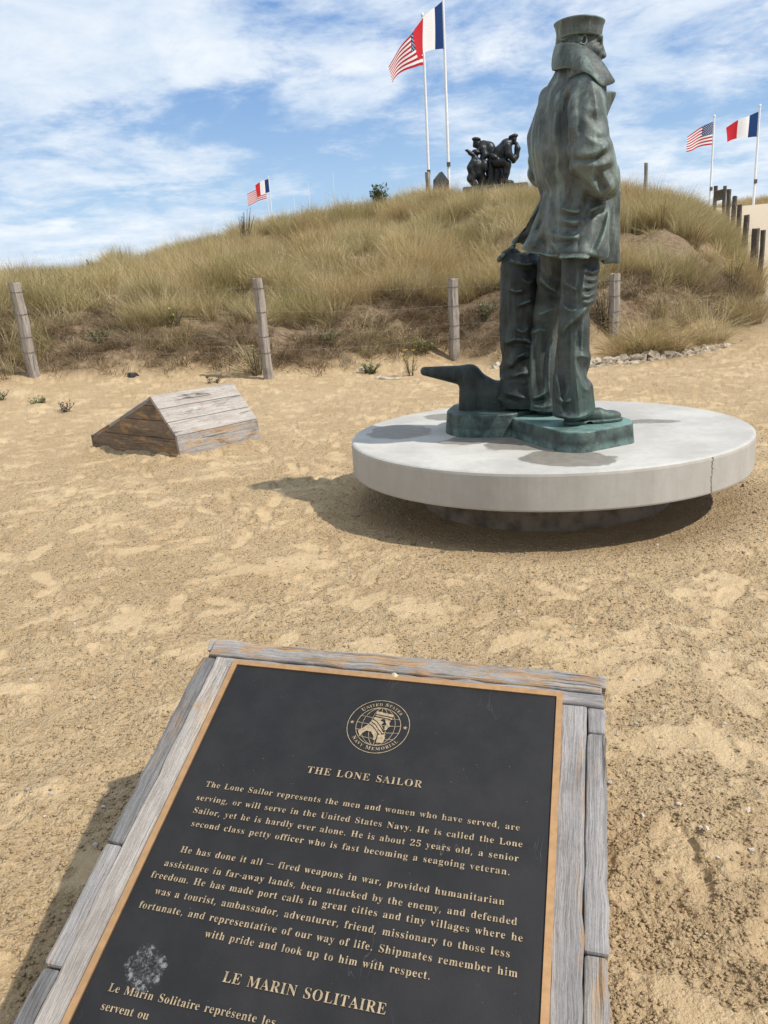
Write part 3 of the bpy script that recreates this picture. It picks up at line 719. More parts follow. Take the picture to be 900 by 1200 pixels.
# cloth folds of the bronze: (out or in, depth, softness, points on the upright plane through the statue)
FOLDS = {
'COAT': [
  ('sub', 0.012, 0.02, [(-0.005, 1.722), (-0.04, 1.66), (-0.048, 1.595), (-0.042, 1.493), (-0.031, 1.451)]),
  ('add', 0.009, 0.03, [(-0.175, 1.661), (-0.182, 1.568), (-0.18, 1.445)]),
  ('add', 0.009, 0.03, [(-0.178, 1.472), (-0.159, 1.36), (-0.129, 1.26)]),
  ('sub', 0.01, 0.03, [(-0.144, 1.678), (-0.147, 1.565), (-0.144, 1.428)]),
  ('sub', 0.01, 0.03, [(-0.14, 1.434), (-0.111, 1.307), (-0.059, 1.226)]),
  ('add', 0.009, 0.03, [(-0.086, 1.705), (-0.11, 1.561), (-0.104, 1.431)]),
  ('sub', 0.01, 0.026, [(-0.068, 1.623), (-0.071, 1.53), (-0.053, 1.419)]),
  ('add', 0.013, 0.012, [(-0.073, 1.142), (-0.014, 1.116), (0.034, 1.116)]),
  ('sub', 0.013, 0.014, [(-0.077, 1.11), (-0.006, 1.09), (0.036, 1.096)]),
  ('add', 0.013, 0.012, [(-0.067, 1.084), (-0.006, 1.062), (0.032, 1.069)]),
  ('sub', 0.013, 0.014, [(-0.065, 1.045), (-0.013, 1.028), (0.031, 1.034)]),
  ('add', 0.012, 0.014, [(-0.144, 1.021), (-0.058, 0.988), (0.024, 0.99)]),
  ('sub', 0.008, 0.014, [(-0.133, 0.981), (-0.057, 0.961), (0.017, 0.963)]),
  ('sub', 0.006, 0.006, [(0.038, 1.168), (0.033, 1.034), (0.014, 0.901)]),
  ('add', 0.011, 0.012, [(0.15, 1.138), (0.118, 1.127), (0.082, 1.112)]),
  ('sub', 0.012, 0.014, [(0.161, 1.123), (0.118, 1.105), (0.082, 1.09)]),
  ('add', 0.01, 0.014, [(0.184, 1.149), (0.173, 1.066), (0.149, 0.975), (0.114, 0.898)]),
  ('sub', 0.012, 0.02, [(0.156, 1.095), (0.127, 0.998), (0.092, 0.914)]),
  ('add', 0.012, 0.02, [(-0.122, 1.217), (-0.146, 1.09), (-0.125, 0.98), (-0.076, 0.907)]),
  ('sub', 0.013, 0.02, [(-0.148, 1.148), (-0.176, 1.064), (-0.22, 0.979)]),
  ('add', 0.008, 0.02, [(-0.17, 1.049), (-0.205, 0.978), (-0.232, 0.94)]),
  ('sub', 0.009, 0.014, [(-0.186, 1.006), (-0.148, 0.952), (-0.095, 0.912)]),
  ('add', 0.01, 0.007, [(-0.274, 0.938), (-0.186, 0.915), (-0.072, 0.885), (-0.012, 0.888), (0.048, 0.882), (0.145, 0.843)]),
  ('sub', 0.006, 0.005, [(-0.231, 0.951), (-0.148, 0.924), (-0.072, 0.905), (0.047, 0.901), (0.144, 0.867)]),
  ('sub', 0.009, 0.016, [(0.066, 1.194), (0.052, 1.132), (0.064, 1.031)]),
  ('add', 0.008, 0.02, [(-0.022, 1.229), (-0.051, 1.197), (-0.066, 1.155)]),
],
'SLEEVE': [
  ('add', 0.01, 0.026, [(0.072, 1.766), (0.102, 1.645), (0.117, 1.511)]),
  ('sub', 0.011, 0.026, [(0.027, 1.719), (0.012, 1.588), (0.041, 1.451)]),
  ('add', 0.008, 0.02, [(-0.011, 1.69), (-0.025, 1.579), (-0.002, 1.469)]),
  ('add', 0.02, 0.012, [(-0.029, 1.405), (0.07, 1.386), (0.141, 1.406), (0.171, 1.432)]),
  ('sub', 0.02, 0.016, [(-0.016, 1.38), (0.071, 1.361), (0.142, 1.38), (0.178, 1.404)]),
  ('add', 0.016, 0.012, [(-0.001, 1.353), (0.071, 1.331), (0.143, 1.331), (0.191, 1.347)]),
  ('sub', 0.015, 0.016, [(0.043, 1.306), (0.107, 1.315), (0.157, 1.311), (0.196, 1.321)]),
  ('add', 0.014, 0.012, [(0.071, 1.312), (0.101, 1.24), (0.138, 1.182)]),
  ('sub', 0.014, 0.014, [(0.104, 1.298), (0.137, 1.244), (0.161, 1.2)]),
  ('add', 0.012, 0.012, [(0.143, 1.298), (0.173, 1.244), (0.194, 1.204)]),
  ('sub', 0.013, 0.014, [(-0.001, 1.297), (0.043, 1.267), (0.091, 1.213)]),
  ('add', 0.012, 0.01, [(0.014, 1.317), (0.057, 1.278), (0.109, 1.204)]),
  ('add', 0.012, 0.01, [(0.138, 1.188), (0.184, 1.229), (0.213, 1.268)]),
  ('sub', 0.01, 0.01, [(0.172, 1.303), (0.194, 1.273), (0.209, 1.231)]),
  ('sub', 0.01, 0.012, [(0.098, 1.473), (0.133, 1.452), (0.165, 1.466)]),
  ('add', 0.009, 0.012, [(0.04, 1.492), (0.091, 1.446), (0.141, 1.435)]),
],
'FARSLEEVE': [
  ('add', 0.013, 0.012, [(-0.242, 1.41), (-0.21, 1.363), (-0.192, 1.314)]),
  ('sub', 0.014, 0.014, [(-0.24, 1.371), (-0.21, 1.329), (-0.185, 1.275)]),
  ('add', 0.012, 0.012, [(-0.225, 1.321), (-0.192, 1.264)]),
  ('sub', 0.01, 0.012, [(-0.237, 1.444), (-0.21, 1.407)]),
],
'RLEG': [
  ('add', 0.012, 0.012, [(0.017, 0.526), (0.003, 0.392), (0.007, 0.278), (0.031, 0.153), (0.039, 0.007)]),
  ('sub', 0.011, 0.016, [(-0.013, 0.485), (-0.021, 0.298), (0.006, 0.105), (0.014, 0.017)]),
  ('sub', 0.009, 0.014, [(0.032, 0.502), (0.029, 0.39)]),
  ('sub', 0.01, 0.016, [(0.05, 0.143), (0.061, 0.016)]),
  ('add', 0.019, 0.012, [(0.123, 0.715), (0.1, 0.653), (0.063, 0.608), (0.009, 0.558), (-0.037, 0.525), (-0.064, 0.483)]),
  ('sub', 0.018, 0.016, [(0.108, 0.621), (0.063, 0.576), (0.0, 0.522), (-0.046, 0.464)]),
  ('add', 0.013, 0.009, [(0.008, 0.354), (0.023, 0.276), (0.051, 0.198), (0.08, 0.159), (0.104, 0.199)]),
  ('add', 0.011, 0.01, [(0.008, 0.354), (0.057, 0.361), (0.099, 0.341)]),
  ('sub', 0.022, 0.036, [(0.053, 0.305), (0.077, 0.223)]),
  ('add', 0.013, 0.007, [(0.06, 0.818), (0.096, 0.795), (0.125, 0.811)]),
  ('sub', 0.01, 0.007, [(0.061, 0.797), (0.097, 0.773), (0.125, 0.789)]),
  ('add', 0.013, 0.007, [(0.057, 0.774), (0.093, 0.757), (0.122, 0.77)]),
  ('sub', 0.01, 0.007, [(0.058, 0.753), (0.093, 0.735), (0.122, 0.749)]),
  ('add', 0.013, 0.007, [(0.053, 0.728), (0.089, 0.719), (0.117, 0.74)]),
  ('sub', 0.01, 0.007, [(0.053, 0.706), (0.089, 0.697), (0.117, 0.719)]),
  ('add', 0.013, 0.007, [(0.044, 0.682), (0.08, 0.674), (0.109, 0.7)]),
  ('sub', 0.01, 0.007, [(0.044, 0.66), (0.081, 0.653), (0.109, 0.678)]),
  ('add', 0.013, 0.007, [(0.04, 0.652), (0.076, 0.644), (0.106, 0.662)]),
  ('sub', 0.01, 0.007, [(0.04, 0.63), (0.076, 0.622), (0.106, 0.64)]),
  ('add', 0.01, 0.007, [(0.066, 0.836), (0.052, 0.755), (0.034, 0.639)]),
  ('add', 0.013, 0.01, [(-0.055, 0.761), (-0.011, 0.726), (0.027, 0.712)]),
  ('sub', 0.013, 0.012, [(-0.056, 0.73), (-0.011, 0.698), (0.026, 0.683)]),
  ('add', 0.012, 0.01, [(-0.056, 0.633), (-0.019, 0.604), (0.019, 0.611)]),
  ('sub', 0.012, 0.012, [(-0.056, 0.671), (-0.01, 0.641), (0.026, 0.648)]),
  ('add', 0.012, 0.016, [(-0.098, 0.263), (-0.074, 0.175), (-0.06, 0.023)]),
  ('sub', 0.013, 0.018, [(-0.069, 0.376), (-0.061, 0.204), (-0.032, 0.023)]),
  ('add', 0.009, 0.006, [(-0.101, 0.037), (-0.034, 0.012), (0.042, 0.01), (0.117, 0.046)]),
  ('add', 0.011, 0.01, [(-0.093, 0.132), (-0.053, 0.102), (-0.008, 0.115)]),
  ('sub', 0.009, 0.01, [(-0.091, 0.098), (-0.053, 0.072), (-0.01, 0.086)]),
],
'LLEG': [
  ('add', 0.013, 0.01, [(-0.102, 0.517), (-0.124, 0.434), (-0.133, 0.302), (-0.129, 0.157), (-0.124, 0.079)]),
  ('sub', 0.016, 0.016, [(-0.12, 0.5), (-0.148, 0.426), (-0.156, 0.255), (-0.15, 0.08)]),
  ('add', 0.014, 0.01, [(-0.181, 0.791), (-0.148, 0.744), (-0.084, 0.707)]),
  ('sub', 0.014, 0.012, [(-0.179, 0.755), (-0.139, 0.71), (-0.084, 0.673)]),
  ('sub', 0.012, 0.012, [(-0.174, 0.813), (-0.139, 0.789), (-0.075, 0.771)]),
  ('add', 0.013, 0.01, [(-0.231, 0.495), (-0.186, 0.512), (-0.141, 0.504)]),
  ('sub', 0.012, 0.012, [(-0.228, 0.523), (-0.19, 0.54), (-0.143, 0.533)]),
  ('add', 0.013, 0.01, [(-0.229, 0.127), (-0.187, 0.137), (-0.141, 0.165)]),
  ('sub', 0.012, 0.01, [(-0.23, 0.099), (-0.168, 0.112), (-0.137, 0.128)]),
  ('add', 0.012, 0.01, [(-0.197, 0.594), (-0.157, 0.602), (-0.102, 0.626)]),
  ('add', 0.01, 0.018, [(-0.224, 0.439), (-0.229, 0.306), (-0.224, 0.111)]),
  ('sub', 0.01, 0.014, [(-0.195, 0.456), (-0.205, 0.305), (-0.192, 0.149)]),
  ('add', 0.008, 0.006, [(-0.233, 0.09), (-0.177, 0.072), (-0.11, 0.083)]),
],
'BAG': [
  ('add', 0.014, 0.012, [(-0.353, 0.904), (-0.295, 0.873), (-0.24, 0.866), (-0.203, 0.867)]),
  ('sub', 0.012, 0.012, [(-0.36, 0.875), (-0.296, 0.844), (-0.212, 0.838)]),
  ('sub', 0.013, 0.012, [(-0.323, 0.913), (-0.309, 0.885)]),
  ('sub', 0.013, 0.012, [(-0.267, 0.918), (-0.253, 0.881)]),
  ('add', 0.014, 0.01, [(-0.309, 0.646), (-0.26, 0.662), (-0.227, 0.671)]),
  ('sub', 0.014, 0.01, [(-0.312, 0.623), (-0.241, 0.64)]),
  ('add', 0.015, 0.01, [(-0.371, 0.456), (-0.299, 0.47), (-0.241, 0.453)]),
  ('sub', 0.015, 0.01, [(-0.372, 0.426), (-0.3, 0.44), (-0.241, 0.426)]),
  ('add', 0.014, 0.01, [(-0.327, 0.528), (-0.273, 0.497), (-0.24, 0.531)]),
  ('sub', 0.013, 0.01, [(-0.318, 0.499), (-0.273, 0.469)]),
  ('add', 0.015, 0.01, [(-0.336, 0.259), (-0.282, 0.275), (-0.242, 0.266)]),
  ('sub', 0.015, 0.01, [(-0.375, 0.235), (-0.302, 0.242), (-0.242, 0.244)]),
  ('add', 0.015, 0.01, [(-0.379, 0.166), (-0.313, 0.141), (-0.25, 0.129)]),
  ('add', 0.014, 0.01, [(-0.364, 0.31), (-0.32, 0.355), (-0.257, 0.391)]),
  ('sub', 0.014, 0.01, [(-0.35, 0.289), (-0.301, 0.327), (-0.248, 0.354)]),
  ('sub', 0.014, 0.01, [(-0.356, 0.211), (-0.293, 0.196), (-0.242, 0.204)]),
  ('sub', 0.012, 0.01, [(-0.376, 0.135), (-0.303, 0.108)]),
  ('add', 0.012, 0.012, [(-0.353, 0.743), (-0.316, 0.722), (-0.269, 0.729)]),
  ('sub', 0.011, 0.012, [(-0.353, 0.715), (-0.306, 0.694), (-0.25, 0.7)]),
  ('add', 0.011, 0.012, [(-0.287, 0.793), (-0.24, 0.763), (-0.213, 0.78)]),
],
}

# ------------------------------------------------------------------ the bronze sailor
ST_AZ = R(14.3)
ST_O = (1.1115, 4.3606, 0.53)                    # top of his plinth
def ap(x, z, y=0.0):
    """true position of a point measured in the upright plane through the statue, moved y metres back from it"""
    s = 1 + y / 4.49
    return (x * s, y, .76 + (z - .76) * s)
rd2 = (.57, -.82)                                # his right-hand direction in statue axes (x to the side, y away)

statue = thing('sailor_statue', 'tall green bronze sailor in peacoat and round cap, hands in pockets, on concrete disc',
               'statue', ST_O, (0, 0, -ST_AZ))

# --- trousers
c = Clay((-.36, -.36, 0.0), (.30, .46, 1.02), .006)
def leg(pts, n=2.2):
    g = Clay((-.36, -.36, 0.0), (.30, .46, 1.02), .006); g.loft(pts, (.80, -.60), n=n); return g.d
RY, LY = -.13, .20
def S(z, xl, xr, y, depth):
    a = ap(xl, z, y); b = ap(xr, z, y); w = (b[0] - a[0]) / 2
    return (a[2], (a[0] + b[0]) / 2, y, w * 1.04, depth)
c.d = leg([S(.025, -.100, .118, RY, .120), S(.10, -.102, .112, RY, .112), S(.20, -.100, .103, RY, .100), S(.36, -.097, .094, RY, .088), S(.47, -.084, .096, RY, .084), S(.58, -.066, .100, RY, .088), S(.70, -.062, .118, RY + .015, .090), S(.85, -.062, .126, RY + .045, .095), S(.97, -.06, .12, RY + .08, .10)])
l = leg([S(.06, -.240, -.055, LY, .110), S(.20, -.238, -.075, LY, .098), S(.34, -.239, -.095, LY, .086), S(.49, -.237, -.102, LY, .082), S(.59, -.206, -.07, LY - .01, .088), S(.72, -.19, -.02, LY - .03, .10), S(.86, -.184, .02, LY - .06, .115), S(.97, -.16, .05, LY - .09, .13)])
c.add(l, .02)
def fold(cl, part, ymin, ymax):
    """model the creases of one garment: each is a line on its visible side, pushed out or in, cut deep enough to run over the form"""
    sc = 1 + cl.Y / 4.49; XA = cl.X / sc; ZA = .76 + (cl.Z - .76) / sc
    wy = sstep(ymax, ymax - .04, cl.Y) * sstep(ymin - .04, ymin, cl.Y)
    for op, r, k, pts in FOLDS[part]:
        sg = r * 1.0 + k * .45; p = np.array(pts)
        for _ in range(2):                                  # round the corners of the line
            p = np.concatenate([p[:1], np.stack([.75 * p[:-1] + .25 * p[1:], .25 * p[:-1] + .75 * p[1:]], 1).reshape(-1, 2), p[-1:]])
        lo0 = p; lo = p.min(0) - 3.2 * sg; hi = p.max(0) + 3.2 * sg
        m = (XA > lo[0]) & (XA < hi[0]) & (ZA > lo[1]) & (ZA < hi[1]) & (wy > 0) & (np.abs(cl.d) < .05)
        X, Z = XA[m], ZA[m]; best = np.zeros(len(X), np.float32); n = len(p) - 1
        for i, (a, b) in enumerate(zip(p[:-1], p[1:])):
            ba = b - a; t = np.clip(((X - a[0]) * ba[0] + (Z - a[1]) * ba[1]) / (ba @ ba + 1e-9), 0, 1)
            d = np.sqrt((X - a[0] - t * ba[0]) ** 2 + (Z - a[1] - t * ba[1]) ** 2); q = (i + t) / n
            best = np.maximum(best, np.exp(-(d / sg) ** 1.35) * sstep(-.06, .34, np.minimum(q, 1 - q)))
        cl.d[m] += ((-1 if op == 'add' else 1) * r * 1.30 * best * wy[m]).astype(np.float32)
# folds: ridges (+) and hollows (-) as soft ropes over the cloth
def cord(cl, pts, r, y0, k, op):
    cl.chain([(ap(p[0], p[1], p[2] if len(p) > 2 else y0), r) for p in pts], k, op)
fold(c, 'RLEG', -.6, -.005); fold(c, 'LLEG', .0, .215)
w = (np.abs(vnoise3(c.X * 10, c.Y * 10, c.Z * 4.5, 13)) - .12) * .030 + vnoise3(c.X * 9, c.Y * 9, c.Z * 5, 3) * .012 + vnoise3(c.X * 26, c.Y * 26, c.Z * 11, 4) * .005
c.d = c.d + w.astype(np.float32)
# hollow trouser ends above the shoes
c.d = np.maximum(c.d, (.016 - c.Z) + .0)
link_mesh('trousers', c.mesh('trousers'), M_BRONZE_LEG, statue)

# --- shoes
def shoe(name, heel, ang, L):
    g = Clay((-.12, -.09, -.005), (.34, .09, .13), .004)
    g.ell((.205 * L / .29, 0, .028), (.085, .047, .034), .02); g.cone((.02, 0, .05), (.15, 0, .042), .040, .038, .03)
    g.ell((.0, 0, .045), (.045, .040, .055), .02); g.cone((.03, 0, .09), (.03, 0, .13), .045, .05, .03)
    g.d = np.maximum(g.d, .010 - g.Z)
    s = Clay((-.12, -.09, -.005), (.34, .09, .13), .004)
    s.ell((.195 * L / .29, 0, .012), (.105, .053, .05)); s.cone((.0, 0, .012), (.16, 0, .012), .047, .050, .02); s.d = np.maximum(np.maximum(s.d, s.Z - .016), -s.Z + .0)
    arch = np.sqrt((s.X - .085) ** 2 + (s.Z + .012) ** 2) - .026; s.d = np.maximum(s.d, -arch)
    g.add(s.d, .004)
    o = link_mesh(name, g.mesh(name), M_BRONZE_LEG, statue); o.location = heel; o.rotation_euler = (0, 0, ang); return o
shoe('shoe', (-.005, -.165, 0.002), R(22), .285)
shoe('shoe', (-.165, .235, 0.002), R(30), .285)

# --- peacoat with both sleeves
LO, HI, H = (-.40, -.42, .80), (.30, .44, 1.84), .006
c = Clay(LO, HI, H)
c.loft([(1.83, .005, .03, .085, .085), (1.77, .0, .03, .125, .10), (1.72, -.015, .03, .185, .115), (1.66, -.035, .03, .222, .13), (1.55, -.050, .03, .238, .152),
        (1.42, -.052, .03, .228, .158), (1.28, -.022, .03, .208, .154), (1.19, .000, .03, .200, .152), (1.08, -.005, .005, .228, .155), (.97, -.018, -.01, .250, .158), (.86, -.030, -.02, .268, .165)], (.57, -.82), n=2.25)
# hem: higher on his left, dipping towards the front right
hem = .905 - .17 * (c.X + .07) + .03 * np.sin(c.X * 14 + 1)
hem = np.where(c.X < -.07, .895 - .20 * (c.X + .07), .885 - .11 * (c.X + .07))
# right rear skirt sweeping out to the vent
A0, A1, A2, A3 = ap(-.152, 1.19, -.02), ap(-.262, .945, -.03), ap(-.07, .885, -.10), ap(-.05, 1.12, -.10)
c.tri(A0, A1, A3, .014, .05); c.tri(A1, A2, A3, .014, .05)
cord(c, [(-.160, 1.17, -.03), (-.205, 1.05, -.035), (-.266, .95, -.035)], .014, 0, .012, 'add')
# left rear skirt blown further out, seen dark behind
B0, B1, B2, B3 = ap(-.150, 1.205, .06), ap(-.318, .985, .10), ap(-.235, .955, .17), ap(-.05, 1.15, .18)
c.tri(B0, B1, B3, .013, .02); c.tri(B1, B2, B3, .013, .03)
# gap of the vent between the two
cord(c, [(-.175, 1.175, .025), (-.235, 1.06, .03), (-.30, .96, .035)], .014, 0, .012, 'sub')
cut = hem - c.Z
cut = np.where((c.Y >= .06) & (c.X <= -.1), .95 - .10 * (c.X + .1) - c.Z, cut)
c.d = smax(c.d, cut.astype(np.float32), .010)
# front edge of the coat hanging forward of the near side
C0, C1, C2, C3 = ap(.16, 1.20, .02), ap(.222, 1.20, .06), ap(.228, .85, .06), ap(.16, .85, .02)
c.tri(C0, C1, C2, .011, .02); c.tri(C0, C2, C3, .011, .02)
# near sleeve: shoulder, upper arm, baggy elbow, forearm into the pocket
arm = Clay(LO, HI, H)
Pn = [(ap(.050, 1.680, -.150), .092), (ap(.052, 1.60, -.19), .095), (ap(.062, 1.50, -.225), .094), (ap(.078, 1.42, -.24), .098), (ap(.096, 1.345, -.235), .104), (ap(.130, 1.265, -.205), .086), (ap(.168, 1.222, -.15), .055)]
arm.chain(Pn, .03)
arm.ell(ap(.165, 1.39, -.225), (.030, .05, .05), .03); arm.ell(ap(.02, 1.36, -.24), (.045, .05, .06), .03)
fold(arm, 'SLEEVE', -.6, .0)
arm.d += ((np.abs(vnoise3(arm.X * 10, arm.Y * 10, arm.Z * 12, 9)) - .12) * .045 * sstep(1.62, 1.45, arm.Z) + vnoise3(arm.X * 28, arm.Y * 28, arm.Z * 28, 10) * .007).astype(np.float32)
sh = sstep(1.60, 1.70, c.Z); c.d = np.where(c.Z > 1.58, smin(c.d, arm.d, .012 + .05 * sh), smin(c.d, arm.d, .012)).astype(np.float32)
# far sleeve, elbow peeping out behind the back
arm = Clay(LO, HI, H)
arm.chain([(ap(-.11, 1.66, .20), .085), (ap(-.150, 1.47, .25), .085), (ap(-.163, 1.335, .25), .082), (ap(-.115, 1.235, .20), .06), (ap(-.03, 1.19, .17), .05)], .03)
fold(arm, 'FARSLEEVE', -.6, .3)
arm.d += (vnoise3(arm.X * 13, arm.Y * 13, arm.Z * 13, 19) * .014).astype(np.float32)
c.add(arm.d, .014)
# drapery down the back
fold(c, 'COAT', -.6, .06)
c.d += (vnoise3(c.X * 7, c.Y * 7, c.Z * 4, 29) * .018 + (np.abs(vnoise3(c.X * 11, c.Y * 11, c.Z * 5, 33)) - .12) * .022 + vnoise3(c.X * 24, c.Y * 24, c.Z * 12, 30) * .007).astype(np.float32)
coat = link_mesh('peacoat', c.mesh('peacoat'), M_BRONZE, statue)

# --- upturned collar and the far lapel: sheets with thickness
def sheet(name, rows, th, parent, sub=2):
    """rows: list of rows of points"""
    n = len(rows[0]); V = [p for r in rows for p in r]
    Fq = [(i * n + j, i * n + j + 1, (i + 1) * n + j + 1, (i + 1) * n + j) for i in range(len(rows) - 1) for j in range(n - 1)]
    me = bpy.data.meshes.new(name); me.from_pydata(V, [], Fq); me.update()
    o = link_mesh(name, me, M_BRONZE, parent, smooth=True)
    m = o.modifiers.new('thick', 'SOLIDIFY'); m.thickness = th; m.offset = 0
    m = o.modifiers.new('soft', 'SUBSURF'); m.levels = m.render_levels = sub
    return o
topc = [(.196, 1.716, -.13), (.172, 1.752, -.145), (.134, 1.817, -.135), (.085, 1.868, -.120), (.036, 1.900, -.115), (-.010, 1.919, -.105), (-.055, 1.925, -.075), (-.092, 1.925, -.02), (-.100, 1.915, .05), (-.075, 1.905, .11), (-.02, 1.89, .15), (.04, 1.86, .165), (.10, 1.80, .17), (.16, 1.74, .16)]
botc = [(.190, 1.712, -.13), (.134, 1.692, -.215), (.104, 1.728, -.250), (.078, 1.760, -.255), (.034, 1.784, -.215), (-.018, 1.803, -.150), (-.072, 1.806, -.115), (-.112, 1.800, -.03), (-.118, 1.80, .06), (-.08, 1.79, .13), (-.02, 1.78, .18), (.04, 1.76, .195), (.10, 1.72, .19), (.155, 1.68, .175)]
rows = []
for t in (0, .3, .62, 1.0):
    r = []
    for i, (a, b) in enumerate(zip(topc, botc)):
        bul = math.sin(math.pi * t) * (.010 + .006 * math.sin(i * 1.9)) * (0.2 if i == 0 else 1)
        x, z, y = (a[0] + (b[0] - a[0]) * t, a[1] + (b[1] - a[1]) * t, a[2] + (b[2] - a[2]) * t)
        x -= bul * (.6 if 5 < i < 9 else 0); y -= bul * (1 if i < 7 else -.5)
        r.append(ap(x, z, y))
    rows.append(r)
sheet('collar', rows, .016, statue)
sheet('lapel', [[ap(.110, 1.690, .02), ap(.150, 1.684, .04), ap(.180, 1.678, .06), ap(.204, 1.674, .07)],
                [ap(.108, 1.640, .02), ap(.145, 1.640, .045), ap(.178, 1.645, .065), ap(.201, 1.650, .072)],
                [ap(.108, 1.58, .02), ap(.135, 1.58, .045), ap(.158, 1.59, .06), ap(.172, 1.60, .065)],
                [ap(.115, 1.50, .02), ap(.126, 1.505, .035), ap(.136, 1.51, .045), ap(.144, 1.518, .05)]], .014, statue)

# --- head (turned to look out to sea) and cap
c = Clay((-.14, -.13, 1.70), (.18, .15, 2.03), .0045)
hz = .02
c.ell((.012, hz, 1.925), (.104, .080, .105), .02)                    # skull
c.ell((.055, hz, 1.850), (.072, .066, .095), .03)                    # face mass
c.cone((.015, hz, 1.86), (-.005, .03, 1.72), .066, .075, .04)        # neck
c.ell((.085, hz, 1.783), (.034, .034, .028), .03)                    # chin
c.cone((.03, hz - .045, 1.82), (.085, hz - .02, 1.785), .028, .022, .03); c.cone((.03, hz + .045, 1.82), (.085, hz + .02, 1.785), .028, .022, .03)
c.cone((.118, hz - .035, 1.922), (.118, hz + .035, 1.922), .014, .014, .02)      # brow
c.cone((.121, hz, 1.905), (.137, hz, 1.848), .009, .013, .014); c.ell((.134, hz, 1.845), (.014, .017, .011), .010)    # nose
for s in (-1, 1):
    c.ell((.113, hz + s * .032, 1.893), (.016, .017, .012), .012, 'sub'); c.ell((.104, hz + s * .032, 1.893), (.013, .014, .011), .004)
    c.ell((.098, hz + s * .047, 1.862), (.022, .018, .02), .02)      # cheekbone
    # ear: rim, lobe, hollow
    e = (.032, hz + s * .079, 1.900)
    c.ell(e, (.024, .016, .037), .006, rot=(0, .25, 0)); c.ell((e[0] + .003, e[1] + s * .008, e[2] + .003), (.012, .011, .022), .005, 'sub', rot=(0, .25, 0))
    c.ell((e[0] + .008, e[1] - s * .0, e[2] - .026), (.010, .010, .010), .008)
c.cone((.118, hz - .022, 1.815), (.118, hz + .022, 1.815), .009, .009, .010); c.cone((.114, hz - .02, 1.803), (.114, hz + .02, 1.803), .009, .009, .010)
# wavy cropped hair under the cap
hair = (np.sin(c.Z * 190 + 22 * c.X + 9 * vnoise3(c.X * 40, c.Y * 40, c.Z * 40, 3)) * .004 + .007)
hm = sstep(.055, .0, c.X) * sstep(1.865, 1.885, c.Z + .25 * np.maximum(-c.X, 0)); c.d -= (hair * hm).astype(np.float32)
head = link_mesh('head', c.mesh('head'), M_BRONZE, statue)
n = 96; prof = [(.100, 1.930), (.1085, 1.931), (.1115, 1.936), (.1125, 1.952), (.1150, 1.972), (.1195, 1.990), (.1250, 2.001), (.1265, 2.006), (.1225, 2.009), (.112, 2.004), (.108, 1.985), (.1, 1.992), (.07, 2.006), (.03, 2.014), (.0005, 2.016)]
V, Fq = [], []
for r_, z_ in prof:
    for k in range(n):
        a = 2 * math.pi * k / n; rr = r_ * (1 + .004 * math.sin(2 * a + 1)); x = math.cos(a) * rr * 1.0
        V.append((.016 + x, .02 + math.sin(a) * rr * .97, z_ - .045 * x + .0012 * math.sin(3 * a)))
for i in range(len(prof) - 1):
    for k in range(n): Fq.append((i * n + k, i * n + (k + 1) % n, (i + 1) * n + (k + 1) % n, (i + 1) * n + k))
Fq.append(tuple(reversed(range(n))))
me = bpy.data.meshes.new('sailor_cap'); me.from_pydata(V, [], Fq); me.update(); link_mesh('sailor_cap', me, M_BRONZE, statue, smooth=True)

# --- plinths (rounded slabs, slightly dished)
def slab(name, pts, z0, z1, rad, mat, parent, loc=None, flare=.012):
    """outline with rounded corners, extruded, soft top edge"""
    out = []
    n = len(pts)
    for i in range(n):
        p, q, r_ = Vector(pts[i - 1]).to_2d(), Vector(pts[i]).to_2d(), Vector(pts[(i + 1) % n]).to_2d()
        d1, d2 = (p - q), (r_ - q); rr = min(rad[i] if isinstance(rad, list) else rad, d1.length * .45, d2.length * .45)
        a, b = q + d1.normalized() * rr, q + d2.normalized() * rr
        for k in range(9):
            t = k / 8; out.append((1 - t) ** 2 * a + 2 * t * (1 - t) * q + t * t * b)
    cen = sum((Vector((p.x, p.y)) for p in out), Vector((0, 0))) / len(out)
    rings = [(z0, 1.0, flare), (z0 + .4 * (z1 - z0), 1, flare * .5), (z1 - .008, 1, 0), (z1 - .002, 1, -.004), (z1, 1, -.010)]
    V, Fq = [], []
    m = len(out)
    for z, _, off in rings:
        for p in out:
            d = (p - cen).normalized(); V.append((p.x + d.x * off, p.y + d.y * off, z))
    for i in range(len(rings) - 1):
        for k in range(m): Fq.append((i * m + k, i * m + (k + 1) % m, (i + 1) * m + (k + 1) % m, (i + 1) * m + k))
    Fq.append(tuple((len(rings) - 1) * m + k for k in range(m))); Fq.append(tuple(reversed(range(m))))
    me = bpy.data.meshes.new(name); me.from_pydata(V, [], Fq); me.update()
    o = link_mesh(name, me, mat, parent, loc, smooth=False)
    return o
slab('plinth', [(-.375, .30), (-.350, .08), (-.055, -.385), (.06, -.405), (.32, -.16), (.325, -.03), (.20, .25), (-.05, .40), (-.28, .38)], -.1095, -.001, [.06, .08, .10, .10, .03, .03, .1, .1, .1], M_BRONZE_SLAB, statue)

